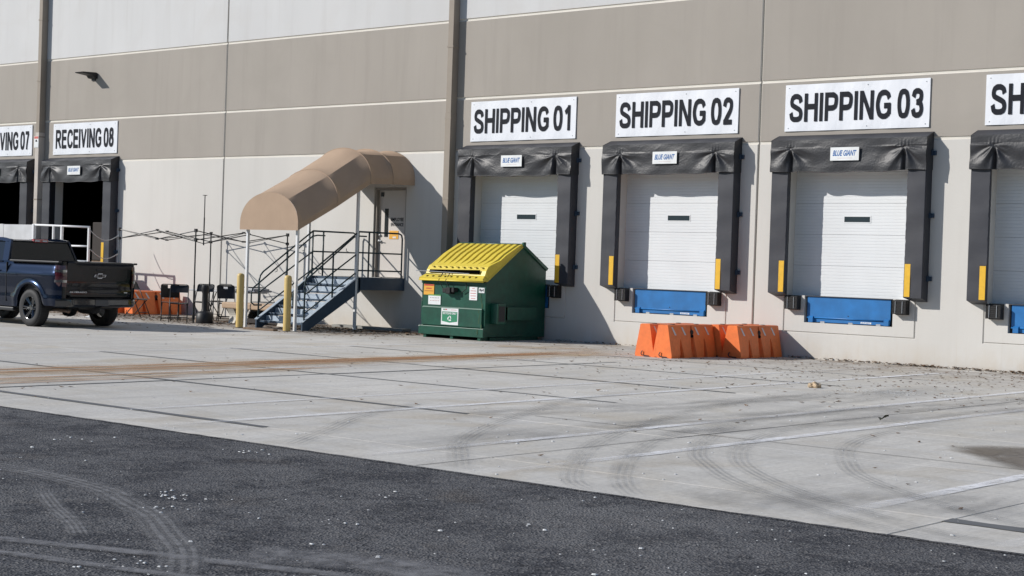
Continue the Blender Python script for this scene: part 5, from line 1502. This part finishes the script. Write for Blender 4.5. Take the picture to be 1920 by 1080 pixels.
        mb.lathe([(.001, s * .085), (.05, s * .083), (.075, s * .06), (.085, s * .0)], 'Y', n=20)
        for k in range(6):
            a = 2 * math.pi * (k + .5) / 6; mb.lathe([(.001, s * .085), (.011, s * .083), (.012, s * .05)], 'Y', (.062 * math.cos(a), 0, .062 * math.sin(a)), 8)
        mb.build('rim', mat('rim_dark_chrome', (.18, .185, .19), .16, metal=1), w, True, auto=40)
        mb = MB(); mb.lathe([(.001, s * .0), (.19, s * .0)], 'Y', n=24); mb.build('brake_disc', greymet, w)
    for x in AX:
        for s in (-1, 1): wheel(x, s)
truck()

# ---------------------------------------------------------------- litter: leaves, chips, grit
def wood():  # unseen tree-like backdrop, added to darken what the pickup reflects
    bm = MB(); rr = random.Random(3)
    for k in range(2600):
        x = rr.uniform(-150, 110); h = 9 + 3 * math.sin(x * .09) + 2 * math.sin(x * .31)
        y = -82 - rr.uniform(0, 8); z = rr.uniform(.2, h); s_ = rr.uniform(.6, 1.5); a = rr.uniform(0, 3.14); c, n = math.cos(a) * s_, math.sin(a) * s_
        bm.add([(x - c, y - n, z - s_), (x + c, y + n, z - s_ * .6), (x + c * .8, y + n, z + s_), (x - c * .9, y - n * .6, z + s_ * .8)], [(0, 1, 2, 3)])
    o = bm.build('reflection_backdrop', mat('dark_backdrop_green', (.035, .04, .022), .9, var=.4), None, fix=False); tag(o, 'dark unseen backdrop added behind the camera to darken reflections', 'backdrop', kind='stuff')
wood()
def leaves():
    mb = MB()
    def leaf(x, y, s, z=.012):
        s *= 1.15; z = z if z != .012 else .004
        a = R.uniform(0, 6.28); c, n = math.cos(a), math.sin(a); w = s * R.uniform(.3, .55); t = R.uniform(-.1, .28) * s; t2 = R.uniform(0, .2) * s
        pts = [(-s / 2, 0, t2), (0, -w / 2, 0), (s / 2, 0, max(0, t)), (0, w / 2, R.uniform(0, .14) * s)]
        mb.add([(x + p[0] * c - p[1] * n, y + p[0] * n + p[1] * c, z + p[2]) for p in pts], [(0, 1, 2), (0, 2, 3)])
    for i in range(620):      # drift along the wall foot, in clumps
        x = R.choice([R.gauss(-13.2, .7), R.gauss(-11.3, .35), R.uniform(-16, -10.5), R.uniform(-16, -10.5), R.gauss(-20.6, 1.0), R.gauss(-12.9, 1.1)])
        leaf(x, -abs(R.gauss(0, .06)) - .02, R.uniform(.04, .085), R.uniform(.002, .035))
    for i in range(2400):      # debris under the stairs and by the chairs
        x = R.uniform(-37, -24.2); leaf(x, -abs(R.gauss(0, 1.3)) - .05 - (1.6 if x < -29 else .8), R.uniform(.03, .10))
    for i in range(1500):
        x = R.gauss(-10, 3.4); y = -abs(R.gauss(1.5, 4.2)) - .1
        if -18.3 < y and x > -20: leaf(x, y, R.uniform(.025, .075))
    for i in range(500): leaf(R.uniform(-36, -14), -abs(R.gauss(1, 4)), R.uniform(.025, .08))
    for i in range(90): leaf(R.uniform(-20, -4), R.uniform(-18, -6), R.uniform(.03, .08))
    o = mb.build('dry_leaves', leafm, None); tag(o, 'dry brown leaves and debris scattered over the concrete', 'leaves', kind='stuff')
    mb = MB()
    def chip(x, y, s, z):
        n = 6; a0 = R.uniform(0, 6); pts = []
        for k in range(n):
            a = a0 + 6.283 * k / n; r = s * R.uniform(.5, 1); pts.append((x + r * math.cos(a) * 1.3, y + r * math.sin(a)))
        mb.add([(p[0], p[1], z) for p in pts] + [(x + (p[0] - x) * .6, y + (p[1] - y) * .6, z + s * .35) for p in pts], [tuple(range(n, 2 * n))] + [(k, (k + 1) % n, n + (k + 1) % n, n + k) for k in range(n)])
    for i in range(380):
        t = R.random(); 
        X = R.choice([R.uniform(-16, -1), R.gauss(-5, 1.5)]); Y = R.uniform(-24.5, -18.5)
        if X < -9.5 - (Y + 18) * -.9 and R.random() < .0: continue
        chip(X, Y, R.choice([.004, .005, .006, .008, .010, .018]) * R.uniform(.6, 1.3), .001)
    for i in range(16):
        cx, cy = R.uniform(-14, -3), R.uniform(-23, -18.7)
        for k in range(R.randint(3, 9)): chip(R.gauss(cx, .12), R.gauss(cy, .12), R.uniform(.004, .017), .001)
    for i in range(850):
        x = R.choice([R.gauss(-9.5, 2.6), R.uniform(-18, -3)]); y = R.uniform(-18.3, -4)
        chip(x, y, R.choice([.004, .005, .007, .009, .015]) * R.uniform(.6, 1.3), .003)
    for i in range(200): chip(R.uniform(-30, -16), R.uniform(-16, -4), R.uniform(.006, .018), .003)
    for i in range(260): chip(R.gauss(-10.4, .35), R.gauss(-6.9, .25), R.uniform(.004, .014), .003)
    o = mb.build('white_chips', chipm, None); tag(o, 'small white chips and crumbs scattered over asphalt and concrete', 'chips', kind='stuff')
leaves()
bpy.context.view_layer.update()
